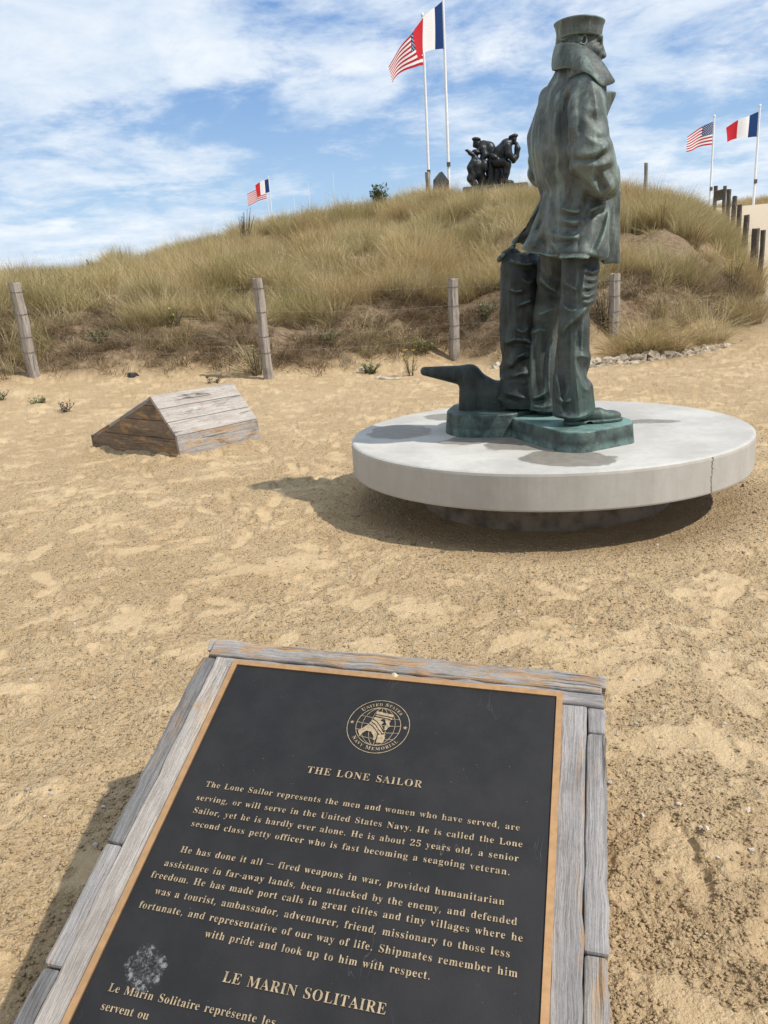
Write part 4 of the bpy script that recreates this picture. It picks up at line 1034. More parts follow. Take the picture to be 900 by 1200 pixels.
# ------------------------------------------------------------------ sea bag and mooring bitt on their own base
def st_world(x, y, z):
    v = Matrix.Rotation(-ST_AZ, 4, 'Z') @ Vector((x, y, z)); return (v.x + ST_O[0], v.y + ST_O[1], v.z + ST_O[2])
bitt = thing('mooring_bitt', 'dark bronze mooring bitt with a tapering horn on a low base beside the sailor', 'mooring bitt', st_world(0, 0, 0), (0, 0, -ST_AZ))
c = Clay((-1.02, .1, -.04), (-.05, .75, .42), .007)
BY = .33
def apb(x, z, y=BY): return ap(x, z, y)
c.cone(apb(-.848, .303), apb(-.585, .266), .028, .068, .01)
c.chain([(apb(-.585, .264), .068), (apb(-.50, .195, BY), .064), (apb(-.42, .16, BY), .068), (apb(-.36, .155, BY + .02), .070), (apb(-.28, .23, BY + .03), .06), (apb(-.18, .29, BY + .04), .05)], .03)
post = Clay((-1.02, .1, -.04), (-.05, .75, .42), .007)
px, py, pz = apb(-.575, .10)
post.cone((px, py, -.03), (px, py, pz + .13), .088, .075, .02); post.cone((px + .22, py, -.03), (px + .2, py, pz + .06), .10, .085, .03)
post.box(((px + px + .2) / 2, py, .04), (.13, .075, .10), .03, .03)
c.add(post.d, .022)
c.d = np.maximum(c.d, -.012 - c.Z)
link_mesh('horned_bollard', c.mesh('horned_bollard'), M_BRONZE_BAG, bitt)
slab('base', [(-.765, .58), (-.775, .24), (-.66, .075), (-.42, .07), (-.345, .10), (-.05, .46), (-.1, .75), (-.6, .78)], -.1095, .030 - .005, .08, M_BRONZE_BASE, bitt)

bag = thing('duffel_bag', 'dark bronze duffel bag standing upright against the far trouser leg', 'duffel bag', st_world(0, 0, 0), (0, 0, -ST_AZ))
c = Clay((-.50, -.02, .0), (-.08, .48, 1.0), .006)
by = .27
def BS(z, xl, xr, d): 
    a, b = ap(xl, z, by), ap(xr, z, by); return (a[2], (a[0] + b[0]) / 2, by, (b[0] - a[0]) / 2, d)
c.loft([BS(.075, -.412, -.18, .11), BS(.12, -.418, -.17, .125), BS(.3, -.405, -.165, .125), BS(.55, -.40, -.165, .122), BS(.78, -.398, -.165, .12), BS(.87, -.392, -.17, .115), BS(.905, -.375, -.18, .10), BS(.925, -.33, -.21, .07)], (.9, -.44), n=2.4)
c.ell(ap(-.345, .930, by - .01), (.052, .05, .026), .02); c.cone(ap(-.375, .915, by - .05), ap(-.318, .972, by - .02), .017, .012, .016); c.cone(ap(-.398, .905, by - .05), ap(-.33, .955, by - .045), .011, .011, .010); c.cone(ap(-.405, .895, by - .03), ap(-.375, .925, by - .08), .010, .010, .010)
fold(c, 'BAG', -.6, .26)
c.d += ((np.abs(vnoise3(c.X * 9, c.Y * 9, c.Z * 15, 57)) - .12) * .045 * sstep(.75, .45, c.Z) + vnoise3(c.X * 10, c.Y * 10, c.Z * 9, 51) * .016 + vnoise3(c.X * 26, c.Y * 26, c.Z * 22, 52) * .007).astype(np.float32)
c.d = np.maximum(c.d, .030 - c.Z)
link_mesh('canvas_body', c.mesh('canvas_body'), M_BRONZE_BAG, bag)

# ------------------------------------------------------------------ concrete disc on a narrower foot
disc = thing('concrete_disc', 'round pale grey concrete disc with a hairline crack carrying the bronze sailor', 'pedestal', (DISC_C[0], DISC_C[1], 0))
def lathe(name, prof, mat, parent, n=160, z=0):
    V, Fq = [], []
    for r_, z_ in prof:
        for k in range(n):
            a = 2 * math.pi * k / n; V.append((math.cos(a) * r_, math.sin(a) * r_, z_))
    for i in range(len(prof) - 1):
        for k in range(n): Fq.append((i * n + k, i * n + (k + 1) % n, (i + 1) * n + (k + 1) % n, (i + 1) * n + k))
    Fq.append(tuple((len(prof) - 1) * n + k for k in range(n))); Fq.append(tuple(reversed(range(n))))
    me = bpy.data.meshes.new(name); me.from_pydata(V, [], Fq); me.update(); o = link_mesh(name, me, mat, parent)
    return o
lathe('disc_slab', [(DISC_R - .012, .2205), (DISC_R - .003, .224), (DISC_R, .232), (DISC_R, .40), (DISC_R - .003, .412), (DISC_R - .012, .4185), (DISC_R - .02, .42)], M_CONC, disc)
lathe('foot', [(.79, -.25), (.765, .0), (.75, .219)], M_FOOT, disc, 120)

# ------------------------------------------------------------------ lecterns of weathered boards
LW, LD = .915, 1.40                    # width, depth
FRONT_H, RIDGE_Y, RIDGE_H, BACK_Y, BACK_H = .150, 1.07, .555, 1.36, .225
def lectern(loc, rot, label, plaque):
    t = thing('wooden_lectern', label, 'lectern', loc, (0, 0, rot), 'wooden lecterns by the statue')
    hw = LW / 2; T = .035
    def top_z(y):
        if y <= .035: return FRONT_H + 0 * y
        if y <= RIDGE_Y: return FRONT_H + (RIDGE_H - FRONT_H) * (y - .035) / (RIDGE_Y - .035)
        if y <= BACK_Y: return RIDGE_H + (BACK_H - RIDGE_H) * (y - RIDGE_Y) / (BACK_Y - RIDGE_Y)
        return BACK_H * (1 - (y - BACK_Y) / (LD - BACK_Y))
    # side walls: stacked horizontal boards clipped to the gable outline
    for s in (-1, 1):
        mb = MB(); x0, x1 = (s * hw - T if s > 0 else -hw), (s * hw if s > 0 else -hw + T)
        zs = [0.0, .19, .345, .47, RIDGE_H - .03]
        for i in range(4):
            za, zb = zs[i] - (.12 if i == 0 else 0) + (0 if i == 0 else .0025), zs[i + 1] - .0025
            def span(z):
                z = max(z, 0); zz = z + .028
                ya = .03 if zz <= FRONT_H else .035 + (zz - FRONT_H) / (RIDGE_H - FRONT_H) * (RIDGE_Y - .035)
                yb = (BACK_Y + (LD - BACK_Y) * (1 - z / BACK_H)) - .028 if zz <= BACK_H else RIDGE_Y + (RIDGE_H - zz) / (RIDGE_H - BACK_H) * (BACK_Y - RIDGE_Y) - .02
                return ya, yb
            (a0, a1), (b0, b1) = span(za), span(zb)
            if za < FRONT_H - .028 < zb:                      # the lip breaks the lowest board
                zm = FRONT_H - .028; m0, m1 = span(zm)
                for (z_, p, z2, q) in ((za, (a0, a1), zm, (m0, m1)), (zm, (m0, m1), zb, (b0, b1))):
                    mb.hexa([(x0, p[0], z_), (x1, p[0], z_), (x1, p[1], z_), (x0, p[1], z_), (x0, q[0], z2), (x1, q[0], z2), (x1, q[1], z2), (x0, q[1], z2)], 1, (i * 3.1 + s, i * 1.7))
            else:
                mb.hexa([(x0, a0, za), (x1, a0, za), (x1, a1, za), (x0, a1, za), (x0, b0, zb), (x1, b0, zb), (x1, b1, zb), (x0, b1, zb)], 1, (i * 3.1 + s, i * 1.7))
        mb.build('side_panel', M_SIDEWOOD, t)
    # rear slope of three boards, rear upright board, front lip
    mb = MB(); e = 3
    d = Vector((0, BACK_Y - RIDGE_Y, BACK_H - RIDGE_H)); L = d.length; d.normalize(); nn = Vector((0, -d.z, d.y))
    P0 = Vector((0, RIDGE_Y, RIDGE_H))
    for i in range(e):
        a, b = P0 + d * (L * i / e + (.001 if i else 0)), P0 + d * (L * (i + 1) / e - .003)
        x = hw + .004 + random.uniform(-.002, .003)
        mb.hexa([(-x, *(a - nn * .028).yz), (x, *(a - nn * .028).yz), (x, *(b - nn * .028).yz), (-x, *(b - nn * .028).yz), (-x, *a.yz), (x, *a.yz), (x, *b.yz), (-x, *b.yz)], 0)
    mb.build('rear_slope', M_PALEWOOD, t, bevel=.003)
    mb = MB(); mb.hexa([(-hw - .003, LD - .028, -.12), (hw + .003, LD - .028, -.12), (hw + .003, LD, -.12), (-hw - .003, LD, -.12), (-hw - .003, BACK_Y - .026, BACK_H - .004), (hw + .003, BACK_Y - .026, BACK_H - .004), (hw + .003, BACK_Y + .003, BACK_H - .004), (-hw - .003, BACK_Y + .003, BACK_H - .004)], 0)
    mb.build('rear_board', M_BARKWOOD, t, bevel=.003)
    mb = MB(); mb.box((-hw, 0, -.12), (hw, .03, FRONT_H - .002), 0); mb.build('front_lip', M_SIDEWOOD, t, bevel=.004)
    # reading face: frame boards round the plaque; face axes: u across, v down from the ridge, w out
    fv = Vector((0, RIDGE_Y - .035, RIDGE_H - FRONT_H)); FL = fv.length; fv.normalize(); fw = Vector((0, -fv.z, fv.y)); O = Vector((0, RIDGE_Y, RIDGE_H))
    def fp(u, v, w): q = O - fv * v + fw * w; return (u, q.y, q.z)
    def board(u0, u1, v0, v1, w0, w1, mat, along, skew=(0, 0, 0, 0), bev=.004):
        """an old split board: cut in short lengths whose edges wander by a few millimetres"""
        m = MB(); n = max(2, int(((u1 - u0) if along == 'u' else (v1 - v0)) / .035)); off = (random.random() * 20, random.random() * 20)
        def jit(): return random.gauss(0, .0011)
        ring = []
        for i in range(n + 1):
            t = i / n
            if along == 'v':
                v = v0 + (v1 - v0) * t; a_, b_ = u0 + skew[2] * (1 - t) + skew[0] * t + jit() * (u0 < -.4 or .4 < u1), u1 + skew[3] * (1 - t) + skew[1] * t + jit() * (u1 > .4)
                ring.append(([fp(a_, v, w0), fp(b_, v, w0), fp(b_, v, w1 + jit()), fp(a_, v, w1 + jit())], [(off[0] + v, off[1] + q) for q in (0, u1 - u0, u1 - u0 + .03, .0)]))
            else:
                u = u0 + (u1 - u0) * t; a_, b_ = v0 + jit() * 1.6, v1 + jit() * .6
                ring.append(([fp(u, b_, w0), fp(u, a_, w0), fp(u, a_, w1 + jit()), fp(u, b_, w1 + jit())], [(off[0] + u, off[1] + q) for q in (0, v1 - v0, v1 - v0 + .03, .0)]))
        for P, U in ring: m.v += P; m.uv += U
        for i in range(n):
            for k in range(4): m.f.append((i * 4 + k, i * 4 + (k + 1) % 4, i * 4 + 4 + (k + 1) % 4, i * 4 + 4 + k))
        m.f.append((3, 2, 1, 0)); m.f.append(tuple(n * 4 + k for k in range(4)))
        o = m.build('frame_board', mat, t_root, bevel=bev)
        import bmesh
        bm = bmesh.new(); bm.from_mesh(o.data); bmesh.ops.recalc_face_normals(bm, faces=bm.faces); bm.to_mesh(o.data); bm.free()
        return o
    t_root = t
    # offsets on the face come from the plaque's own middle line
    board(-hw + .014, hw - .006, .0, .048, -.034, .004, M_BARKTOP, 'u', (0, 0, .012, -.004))
    board(-hw + .058, hw - .002, .0495, .083, -.034, .001, M_GREYWOOD, 'u')
    v = .050
    for ln, mt in ((.47, M_DARKGREY), (.22, M_GREYWOOD), (.28, M_DARKGREY), (.30, M_DARKGREY)):        # left outer, split in lengths
        board(-hw - .002, -hw + .034, v, min(v + ln, FL) - .002, -.036, -.002 + random.uniform(-.002, .002), mt, 'v', tuple(random.uniform(-.0015, .0015) for _ in range(4)), .007); v += ln
        if v >= FL: break
    board(-hw + .0355, -hw + .085, .050, FL, -.034, .002, M_PALEWOOD, 'v')
    board(hw - .088, hw - .0375, .085, FL, -.034, .001, M_GREYWOOD, 'v')
    v = .085
    for ln, mt in ((.065, M_GREYWOOD), (.42, M_GREYWOOD), (.22, M_BARKWOOD), (.4, M_GREYWOOD)):
        if v < FL: board(hw - .036, hw + .002, v, min(v + ln, FL) - .002, -.036, random.uniform(-.002, .001), mt, 'v', tuple(random.uniform(-.0015, .0015) for _ in range(4)), .007)
        v += ln
    m = MB(); P = [fp(-hw + .086, FL, -.034), fp(hw - .089, FL, -.034), fp(hw - .089, .084, -.034), fp(-hw + .086, .084, -.034), fp(-hw + .086, FL, -.012), fp(hw - .089, FL, -.012), fp(hw - .089, .084, -.012), fp(-hw + .086, .084, -.012)]
    m.hexa(P, 1); m.build('backing_panel', M_SIDEWOOD, t)
    if plaque: return t, O, fv, fw, FL
    return t

# nearest lectern: ridge in front of the camera, reading face towards us
E_AZ = R(104.6 - 90)
ex, ey = Vector((math.cos(E_AZ), -math.sin(E_AZ), 0)), Vector((math.sin(E_AZ), math.cos(E_AZ), 0))
near_c = Vector((0.0419, 1.5815, .5)) + ex * (-.057) - Vector((0, 0, RIDGE_H + .006)) + ey * (-.0 - RIDGE_Y)
near, FO, FV, FW, FL_ = lectern((near_c.x, near_c.y, near_c.z), -E_AZ, 'nearest grey wooden lectern with a black bronze plaque lettered in gold', True)
near.rotation_euler.y = R(2.2)             # it has settled a little to the right
# far lectern, seen from behind
far_dir = Vector((.7705, -.6375))       # its front-to-back direction on the ground
far_rot = math.atan2(far_dir.y, far_dir.x) - math.pi / 2
fx_ = Vector((math.cos(far_rot), math.sin(far_rot)))
A_ = Vector((-2.766, 7.3425))           # front corner nearest the dune
far_o = A_ - fx_ * (LW / 2)
lectern((far_o.x, far_o.y, .0), far_rot, 'smaller-looking wooden lectern seen from behind on the open sand', False)

# ---- plaque: local axes u across, v down, w out of the face
face = Matrix(((1, 0, 0, FO.x), (0, FV.y, FW.y, FO.y), (0, FV.z, FW.z, FO.z), (0, 0, 0, 1)))
PX0, PX1, PV0, PV1 = -.372, .372, .062, 1.055
def onface(o, parent):
    o.parent = parent; o.matrix_local = face; return o
m = MB(); m.box((PX0 + .010, -PV1 + .010, -.010), (PX1 - .010, -PV0 - .010, .006)); 
plq = m.build('plaque', M_PLAQUE, None); onface(plq, near)
m = MB()
for a, b in (((PX0, -PV0 - .0125), (PX1, -PV0)), ((PX0, -PV1), (PX1, -PV1 + .0125)), ((PX0, -PV1 + .0125), (PX0 + .0125, -PV0 - .0125)), ((PX1 - .0125, -PV1 + .0125), (PX1, -PV0 - .0125))):
    m.box((a[0], a[1], -.010), (b[0], b[1], .0095))
bo = m.build('border', M_BRASS, plq, bevel=.0015)

# outlines of the serif capitals and lower case used on the plaque: advance, contours (1/1000 em)
GL = {
',': (180, ['28 -87 47 -3 61 78 124 78 129 71 104 -8 71 -87']),
'-': (216, ['27 154 27 206 189 206 189 154']),
'.': (180, ['89 -9 74 -7 60 1 51 15 48 36 51 57 60 71 74 79 89 81 106 79 119 71 129 57 132 36 129 15 119 1 106 -7']),
'2': (375, ['24 0 24 69 123 171 187 245 206 277 218 307 224 338 226 371 223 405 212 427 196 441 174 445 145 438 126 416 118 393 114 364 112 329 77 333 50 344 32 365 26 396 30 419 43 441 63 459 92 474 116 481 143 485 174 486 220 483 258 473 288 456 310 434 323 407 328 375 326 352 319 329 308 306 291 281 238 220 154 138 87 74 244 74 263 77 279 86 292 101 300 120 305 141 345 141 341 0']),
'5': (375, ['165 -7 133 -5 106 -1 84 5 58 18 40 35 30 54 27 75 31 95 42 109 59 118 81 121 82 102 88 83 97 66 111 52 130 43 154 40 176 43 195 50 212 63 226 83 234 111 237 148 231 192 213 223 184 241 146 247 103 243 71 235 40 247 62 480 316 480 319 357 281 357 275 380 272 391 267 399 258 404 244 406 105 406 94 281 126 288 168 291 216 287 258 276 293 256 319 228 335 192 340 148 336 108 324 75 306 48 282 27 255 12 226 1 195 -5']),
'A': (437, ['-9 0 -9 18 9 21 24 30 36 47 49 75 206 466 224 465 384 87 411 34 425 22 443 18 443 0 229 0 229 18 270 25 283 46 281 59 273 81 253 132 103 132 79 71 77 65 76 59 75 48 87 26 124 18 128 18 128 0', '113 161 242 161 177 319']),
'D': (496, ['20 0 20 17 47 21 63 30 71 46 74 75 74 374 71 407 61 426 43 435 15 439 15 455 222 455 296 449 357 429 405 396 440 351 461 295 468 228 441 101 362 25 228 0', '222 24 262 30 295 47 319 75 337 115 347 166 351 229 336 342 294 410 223 433 202 431 190 423 184 409 182 385 182 72 184 48 190 34 202 27']),
'E': (442, ['14 0 14 17 44 20 62 30 72 48 75 78 75 369 72 405 62 425 44 435 16 439 16 455 399 455 399 320 383 320 375 357 361 386 340 406 312 420 276 428 232 430 200 428 191 424 186 417 184 405 183 388 183 246 193 246 232 252 259 269 272 288 281 313 288 345 304 345 304 118 287 118 282 154 273 181 259 201 241 213 216 220 185 222 183 67 185 47 192 35 206 29 230 28 261 29 289 32 313 39 345 53 371 75 393 105 411 143 430 143 402 0']),
'H': (523, ['15 0 15 17 45 22 62 32 72 50 75 81 75 379 71 406 62 424 44 434 16 439 16 455 242 455 242 439 220 436 204 432 193 425 187 415 183 400 182 379 182 251 342 251 342 379 341 400 337 415 331 425 320 432 304 436 282 439 282 455 507 455 507 439 478 434 461 424 452 407 449 379 449 81 452 52 461 33 478 22 507 17 507 0 282 0 282 17 311 21 329 31 339 49 342 81 342 221 182 221 182 81 185 50 194 32 212 22 242 17 242 0']),
'I': (261, ['13 0 13 17 42 23 61 32 72 49 75 75 75 387 72 412 63 427 45 435 13 439 13 455 244 455 244 439 214 435 196 427 186 412 183 387 183 77 184 59 187 44 194 34 206 26 223 21 246 17 246 0']),
'L': (426, ['15 0 15 17 45 22 62 32 72 50 75 81 75 379 71 407 62 425 44 434 16 439 16 455 250 455 250 439 226 437 208 434 196 427 188 416 183 401 182 379 182 83 183 62 185 47 191 37 200 31 214 28 234 28 264 29 291 33 315 40 345 56 370 80 384 100 397 125 409 154 427 154 402 0']),
'M': (634, ['14 0 14 17 43 22 61 32 72 50 75 79 75 382 74 402 71 416 64 426 53 432 37 436 15 439 15 455 185 455 317 142 449 455 617 455 617 439 590 433 573 423 563 405 560 378 560 85 561 61 565 43 571 31 582 23 596 19 617 17 617 0 396 0 396 17 417 20 433 25 443 32 450 44 453 61 455 83 455 399 288 0 270 0 105 389 105 80 109 48 120 30 139 20 169 17 169 0']),
'N': (494, ['403 -11 107 350 107 79 110 49 119 31 136 21 167 17 167 0 18 0 18 17 39 19 54 23 65 30 71 41 75 57 76 79 76 388 49 421 36 433 28 436 18 439 18 455 156 455 391 169 391 377 390 399 386 414 379 425 369 431 353 436 331 439 331 455 480 455 480 439 450 434 433 425 425 407 422 377 422 -11']),
'O': (525, ['261 -11 228 -9 198 -3 169 7 142 21 117 38 94 58 75 81 58 106 45 134 35 163 29 195 28 228 29 260 35 292 45 321 58 349 75 374 95 397 117 417 143 434 170 448 200 458 232 464 265 466 298 464 328 458 357 448 384 435 409 418 431 399 451 376 467 351 481 323 490 293 496 261 498 228 496 195 490 163 481 134 467 106 450 81 430 58 408 38 383 21 355 7 325 -3 294 -9', '265 12 328 36 367 108 379 228 376 293 365 346 348 389 324 419 294 437 260 443 196 419 158 347 145 228 149 163 159 109 177 67 201 37 230 18']),
'R': (473, ['15 0 15 17 45 22 62 32 72 50 75 81 75 379 71 406 62 424 44 434 16 439 16 455 217 455 278 452 329 442 367 426 395 403 412 372 417 334 406 285 372 248 315 224 432 50 443 36 452 26 463 19 478 17 480 0 338 0 201 212 182 212 182 81 185 50 194 32 212 22 242 17 242 0', '182 234 203 234 235 236 261 245 280 258 293 278 301 304 304 336 295 389 268 421 224 431 202 429 190 422 184 409 182 385']),
'S': (390, ['43 -11 43 158 62 158 75 113 91 77 111 50 136 30 164 19 197 15 231 20 257 36 273 60 279 89 273 117 255 140 225 160 163 191 127 210 99 231 77 253 62 276 53 302 50 332 54 370 67 403 88 429 115 449 148 462 185 466 229 461 282 448 291 446 296 445 300 445 313 450 320 466 339 466 339 319 322 319 310 354 293 385 272 410 248 429 222 441 194 445 163 440 140 426 125 406 120 380 124 356 137 336 159 319 189 303 253 273 290 253 317 233 337 211 350 188 357 162 359 133 354 93 339 58 314 29 281 8 254 -2 225 -8 192 -10 158 -8 126 1 98 9 85 12 75 11 69 7 65 0 61 -11']),
'T': (423, ['92 0 92 17 123 21 142 31 152 50 156 81 156 433 149 433 116 430 88 420 65 403 47 380 35 352 29 318 11 318 11 455 410 455 410 317 394 317 375 382 333 420 269 433 263 433 263 81 267 49 276 30 296 21 328 17 328 0']),
'U': (492, ['248 -13 192 -8 147 6 114 29 91 61 78 103 73 155 73 379 70 406 61 424 43 434 15 439 15 455 240 455 240 439 219 436 202 432 192 425 185 415 182 400 181 379 181 140 183 104 191 74 203 51 232 29 275 22 340 37 379 83 392 159 392 378 389 406 379 423 360 433 328 439 328 455 474 455 474 439 448 432 433 421 425 404 422 378 422 181 418 118 403 69 380 32 346 7 302 -8']),
'V': (428, ['212 -13 44 381 22 420 8 432 -14 439 -14 455 211 455 211 439 184 437 166 432 156 423 152 410 155 397 161 378 259 143 348 377 353 394 355 409 351 423 342 432 324 437 299 439 299 455 442 455 442 439 423 436 408 427 395 411 382 383 230 -13']),
'Y': (426, ['101 0 101 17 131 22 148 32 157 50 161 81 161 179 46 387 29 414 14 429 7 433 1 435 -13 438 -13 455 207 455 207 438 195 438 179 436 167 432 158 425 156 416 158 405 164 392 248 226 333 366 345 389 349 408 336 430 298 438 295 455 439 455 439 438 423 434 409 424 396 411 383 392 268 203 268 81 271 50 280 32 298 22 328 17 328 0']),
'a': (344, ['255 -10 216 1 200 35 168 11 133 -4 95 -9 64 -4 40 11 25 34 20 63 25 91 39 115 63 136 98 155 143 173 199 190 199 241 196 266 187 282 171 292 148 296 115 290 104 274 106 268 113 257 121 243 123 231 120 215 110 202 95 194 77 191 59 194 45 203 36 218 33 236 37 259 49 278 69 295 95 308 126 316 162 318 205 315 239 307 263 292 280 271 290 244 293 210 293 62 293 48 295 40 298 36 304 34 312 36 320 42 329 28 306 7 281 -6', '151 34 162 35 174 41 187 50 199 63 199 169 154 151 127 123 118 84 126 46']),
'b': (361, ['43 -11 43 388 41 414 37 428 26 436 8 439 8 455 138 455 138 279 162 301 190 314 221 318 254 313 284 299 308 276 326 245 335 221 340 195 342 166 340 133 333 103 323 75 308 51 291 30 270 13 246 0 220 -8 192 -10 162 -6 133 7 105 28 53 -11', '183 14 213 23 232 49 239 77 244 114 245 160 244 197 239 228 231 251 212 273 184 280 169 277 155 270 144 257 138 242 138 69 149 28']),
'c': (293, ['156 -10 119 -5 87 11 59 35 38 68 28 93 21 120 19 150 22 181 29 210 40 237 55 260 74 280 96 297 120 309 146 317 175 319 218 314 250 298 271 275 277 245 275 228 266 215 253 207 236 204 206 216 196 251 197 261 197 271 190 290 169 297 138 285 118 248 112 187 115 142 123 105 137 76 166 48 204 38 239 47 271 72 285 60 248 21 205 -2']),
'd': (370, ['140 -10 107 -5 78 10 53 35 35 66 26 91 21 118 19 147 21 180 27 210 36 237 55 272 81 297 112 313 146 318 175 314 201 301 223 280 223 401 220 419 212 430 198 437 176 439 176 455 319 455 319 75 320 54 325 41 335 32 353 28 353 11 315 8 271 1 223 -10 223 39 201 12 173 -5', '171 28 187 31 202 41 215 56 223 76 223 242 217 257 206 270 191 278 174 281 147 273 130 250 123 225 119 193 118 153 119 115 123 83 130 58 146 36']),
'e': (301, ['154 -10 117 -5 85 10 58 35 37 69 27 95 21 125 19 157 21 187 28 215 38 240 59 273 87 298 120 313 157 318 193 314 224 301 249 280 268 251 279 216 283 173 283 166 117 166 127 97 154 56 199 42 225 47 248 62 270 86 285 73 248 27 205 -1', '116 192 201 192 201 215 199 252 193 277 181 292 161 297 136 286 121 255 116 203']),
'f': (214, ['15 0 15 16 30 18 40 22 46 27 50 35 52 48 52 73 52 277 16 277 16 310 52 310 52 353 56 386 67 413 85 436 109 452 139 461 174 465 212 460 240 446 257 425 263 400 260 381 252 367 239 358 224 355 208 358 195 365 187 376 185 391 187 405 193 420 196 426 197 430 193 441 180 443 163 440 153 430 149 413 148 390 148 310 203 310 203 277 148 277 148 65 150 40 158 26 173 18 199 16 199 0']),
'g': (327, ['146 -140 106 -138 73 -132 48 -122 22 -100 14 -75 28 -46 69 -26 35 -1 24 30 28 54 42 74 67 92 102 110 58 135 31 169 22 212 27 242 40 268 60 289 88 305 120 315 157 318 196 315 233 304 317 304 317 268 268 268 286 237 291 203 288 176 276 151 258 131 234 116 205 106 172 103 157 103 142 104 126 102 112 94 104 84 101 71 111 55 141 49 175 49 208 48 236 45 259 40 285 29 303 13 312 -9 316 -37 311 -67 296 -92 272 -113 239 -128 197 -137', '157 124 178 130 190 146 197 173 199 211 197 249 190 276 178 292 157 297 137 292 124 276 117 249 114 211 117 173 124 146 137 130', '161 -116 218 -111 252 -94 263 -66 260 -51 249 -41 231 -36 205 -34 97 -34 79 -52 73 -73 79 -89 95 -103 122 -113']),
'h': (381, ['18 0 18 16 35 19 45 26 51 37 52 56 52 399 51 417 46 429 36 437 19 440 19 455 148 455 148 267 175 295 207 313 243 318 292 306 321 271 330 212 330 56 332 38 337 26 347 19 363 16 363 0 202 0 202 16 207 16 228 26 235 56 235 217 234 241 229 258 219 268 203 271 173 262 148 235 148 56 149 38 154 26 164 19 180 16 180 0']),
'i': (198, ['101 362 81 366 65 376 54 393 50 412 54 432 65 449 81 460 101 463 120 460 137 449 147 432 151 412 147 393 136 376 120 366', '18 0 18 16 35 19 45 26 51 37 52 56 52 252 51 272 47 285 37 291 20 293 21 310 148 310 148 56 150 38 154 26 164 19 180 16 180 0']),
'k': (359, ['17 0 17 16 35 19 45 26 51 38 52 56 52 398 51 417 47 429 38 436 20 439 21 455 148 455 148 169 227 248 240 264 244 278 235 290 209 293 206 310 345 310 345 293 308 284 275 260 222 209 346 34 360 21 376 16 376 0 211 0 211 16 217 16 234 20 239 32 237 40 232 49 163 147 148 134 148 56 149 38 154 26 164 19 180 16 180 0']),
'l': (199, ['18 0 18 16 35 19 45 26 51 37 52 56 52 398 51 417 47 429 38 436 20 439 20 455 148 455 148 56 150 38 154 26 164 19 180 16 180 0']),
'm': (554, ['18 0 18 16 35 19 45 26 51 37 52 56 52 253 51 271 46 284 36 291 19 294 19 310 146 310 146 265 173 294 204 312 237 318 277 312 305 293 320 261 348 293 381 312 418 318 465 306 494 271 504 212 504 56 505 38 510 26 520 19 536 16 536 0 377 0 377 16 393 19 403 26 408 38 410 56 410 217 408 241 404 258 394 268 377 271 349 263 324 237 324 56 326 38 331 26 340 19 356 16 356 0 199 0 199 16 215 19 225 26 230 38 232 56 232 217 230 241 226 258 216 268 199 271 170 262 146 235 146 56 148 38 152 27 162 19 177 16 177 0']),
'n': (381, ['18 0 18 16 35 19 45 26 51 37 52 56 52 253 51 271 46 284 36 291 19 294 19 310 148 310 148 267 175 296 207 313 243 318 292 306 321 271 330 212 330 56 332 38 337 26 347 19 363 16 363 0 202 0 202 16 207 16 228 26 235 56 235 217 234 241 229 258 219 268 203 271 173 262 148 235 148 56 149 38 154 26 164 19 180 16 180 0']),
'o': (336, ['169 -10 140 -8 114 -1 90 11 60 37 38 70 27 96 21 124 19 154 21 184 27 213 38 239 60 272 90 297 114 309 140 316 168 318 209 313 245 298 275 273 298 240 308 214 315 185 317 154 315 123 308 94 298 69 275 36 245 11 210 -5', '169 11 193 18 209 39 214 56 217 81 220 154 218 206 214 245 208 271 192 292 169 299 144 292 128 271 122 245 118 206 117 154 120 82 123 56 128 39 144 18']),
'p': (371, ['17 -139 17 -124 31 -122 40 -117 47 -110 50 -101 52 -64 52 243 51 269 46 283 37 291 19 295 19 310 143 310 143 263 166 294 195 313 230 319 264 314 293 298 317 274 335 241 343 216 348 189 350 160 348 128 343 99 334 72 316 38 291 12 261 -5 227 -10 196 -5 170 9 148 32 148 -58 149 -81 152 -99 158 -110 167 -118 180 -121 197 -123 197 -139', '195 28 222 36 239 59 247 84 251 116 253 154 251 192 247 223 241 248 225 270 199 278 171 267 148 235 148 69 167 38']),
'r': (287, ['18 0 18 16 35 19 45 26 51 37 52 56 52 252 51 273 46 285 37 291 20 293 21 310 146 310 146 252 165 280 187 301 210 314 233 318 258 315 275 304 286 287 289 266 287 248 278 234 265 225 248 222 233 224 222 231 207 250 199 257 189 260 175 255 162 241 152 220 149 192 149 56 152 37 159 25 173 19 197 16 197 0']),
's': (288, ['151 -10 122 -6 87 6 80 8 73 9 60 4 51 -9 36 -9 36 105 53 105 66 68 87 39 112 21 140 15 162 18 179 27 189 40 192 58 183 84 156 105 107 130 76 148 54 169 41 193 37 220 44 259 65 291 86 306 111 316 141 319 166 316 199 308 206 306 210 305 223 308 230 319 244 319 244 222 228 222 215 254 196 277 174 291 149 296 130 294 116 286 108 274 105 259 107 244 115 232 128 222 146 212 191 189 221 172 241 151 253 127 257 95 254 65 244 39 228 18 206 2 181 -7']),
't': (228, ['124 -9 89 -4 66 10 53 36 48 71 48 279 20 279 20 300 88 369 129 424 144 424 144 310 208 310 208 279 144 279 144 82 146 64 149 51 157 43 168 40 189 49 206 75 222 66 198 24 165 -1']),
'u': (375, ['131 -10 91 -3 65 17 54 38 48 65 46 97 46 248 44 268 39 282 29 291 11 294 11 310 142 310 142 74 144 58 151 46 162 38 177 36 205 43 228 66 228 248 226 269 221 283 209 291 189 294 189 310 324 310 324 70 326 51 331 39 342 33 360 30 360 13 321 10 277 3 228 -10 228 40 209 19 186 3 160 -7']),
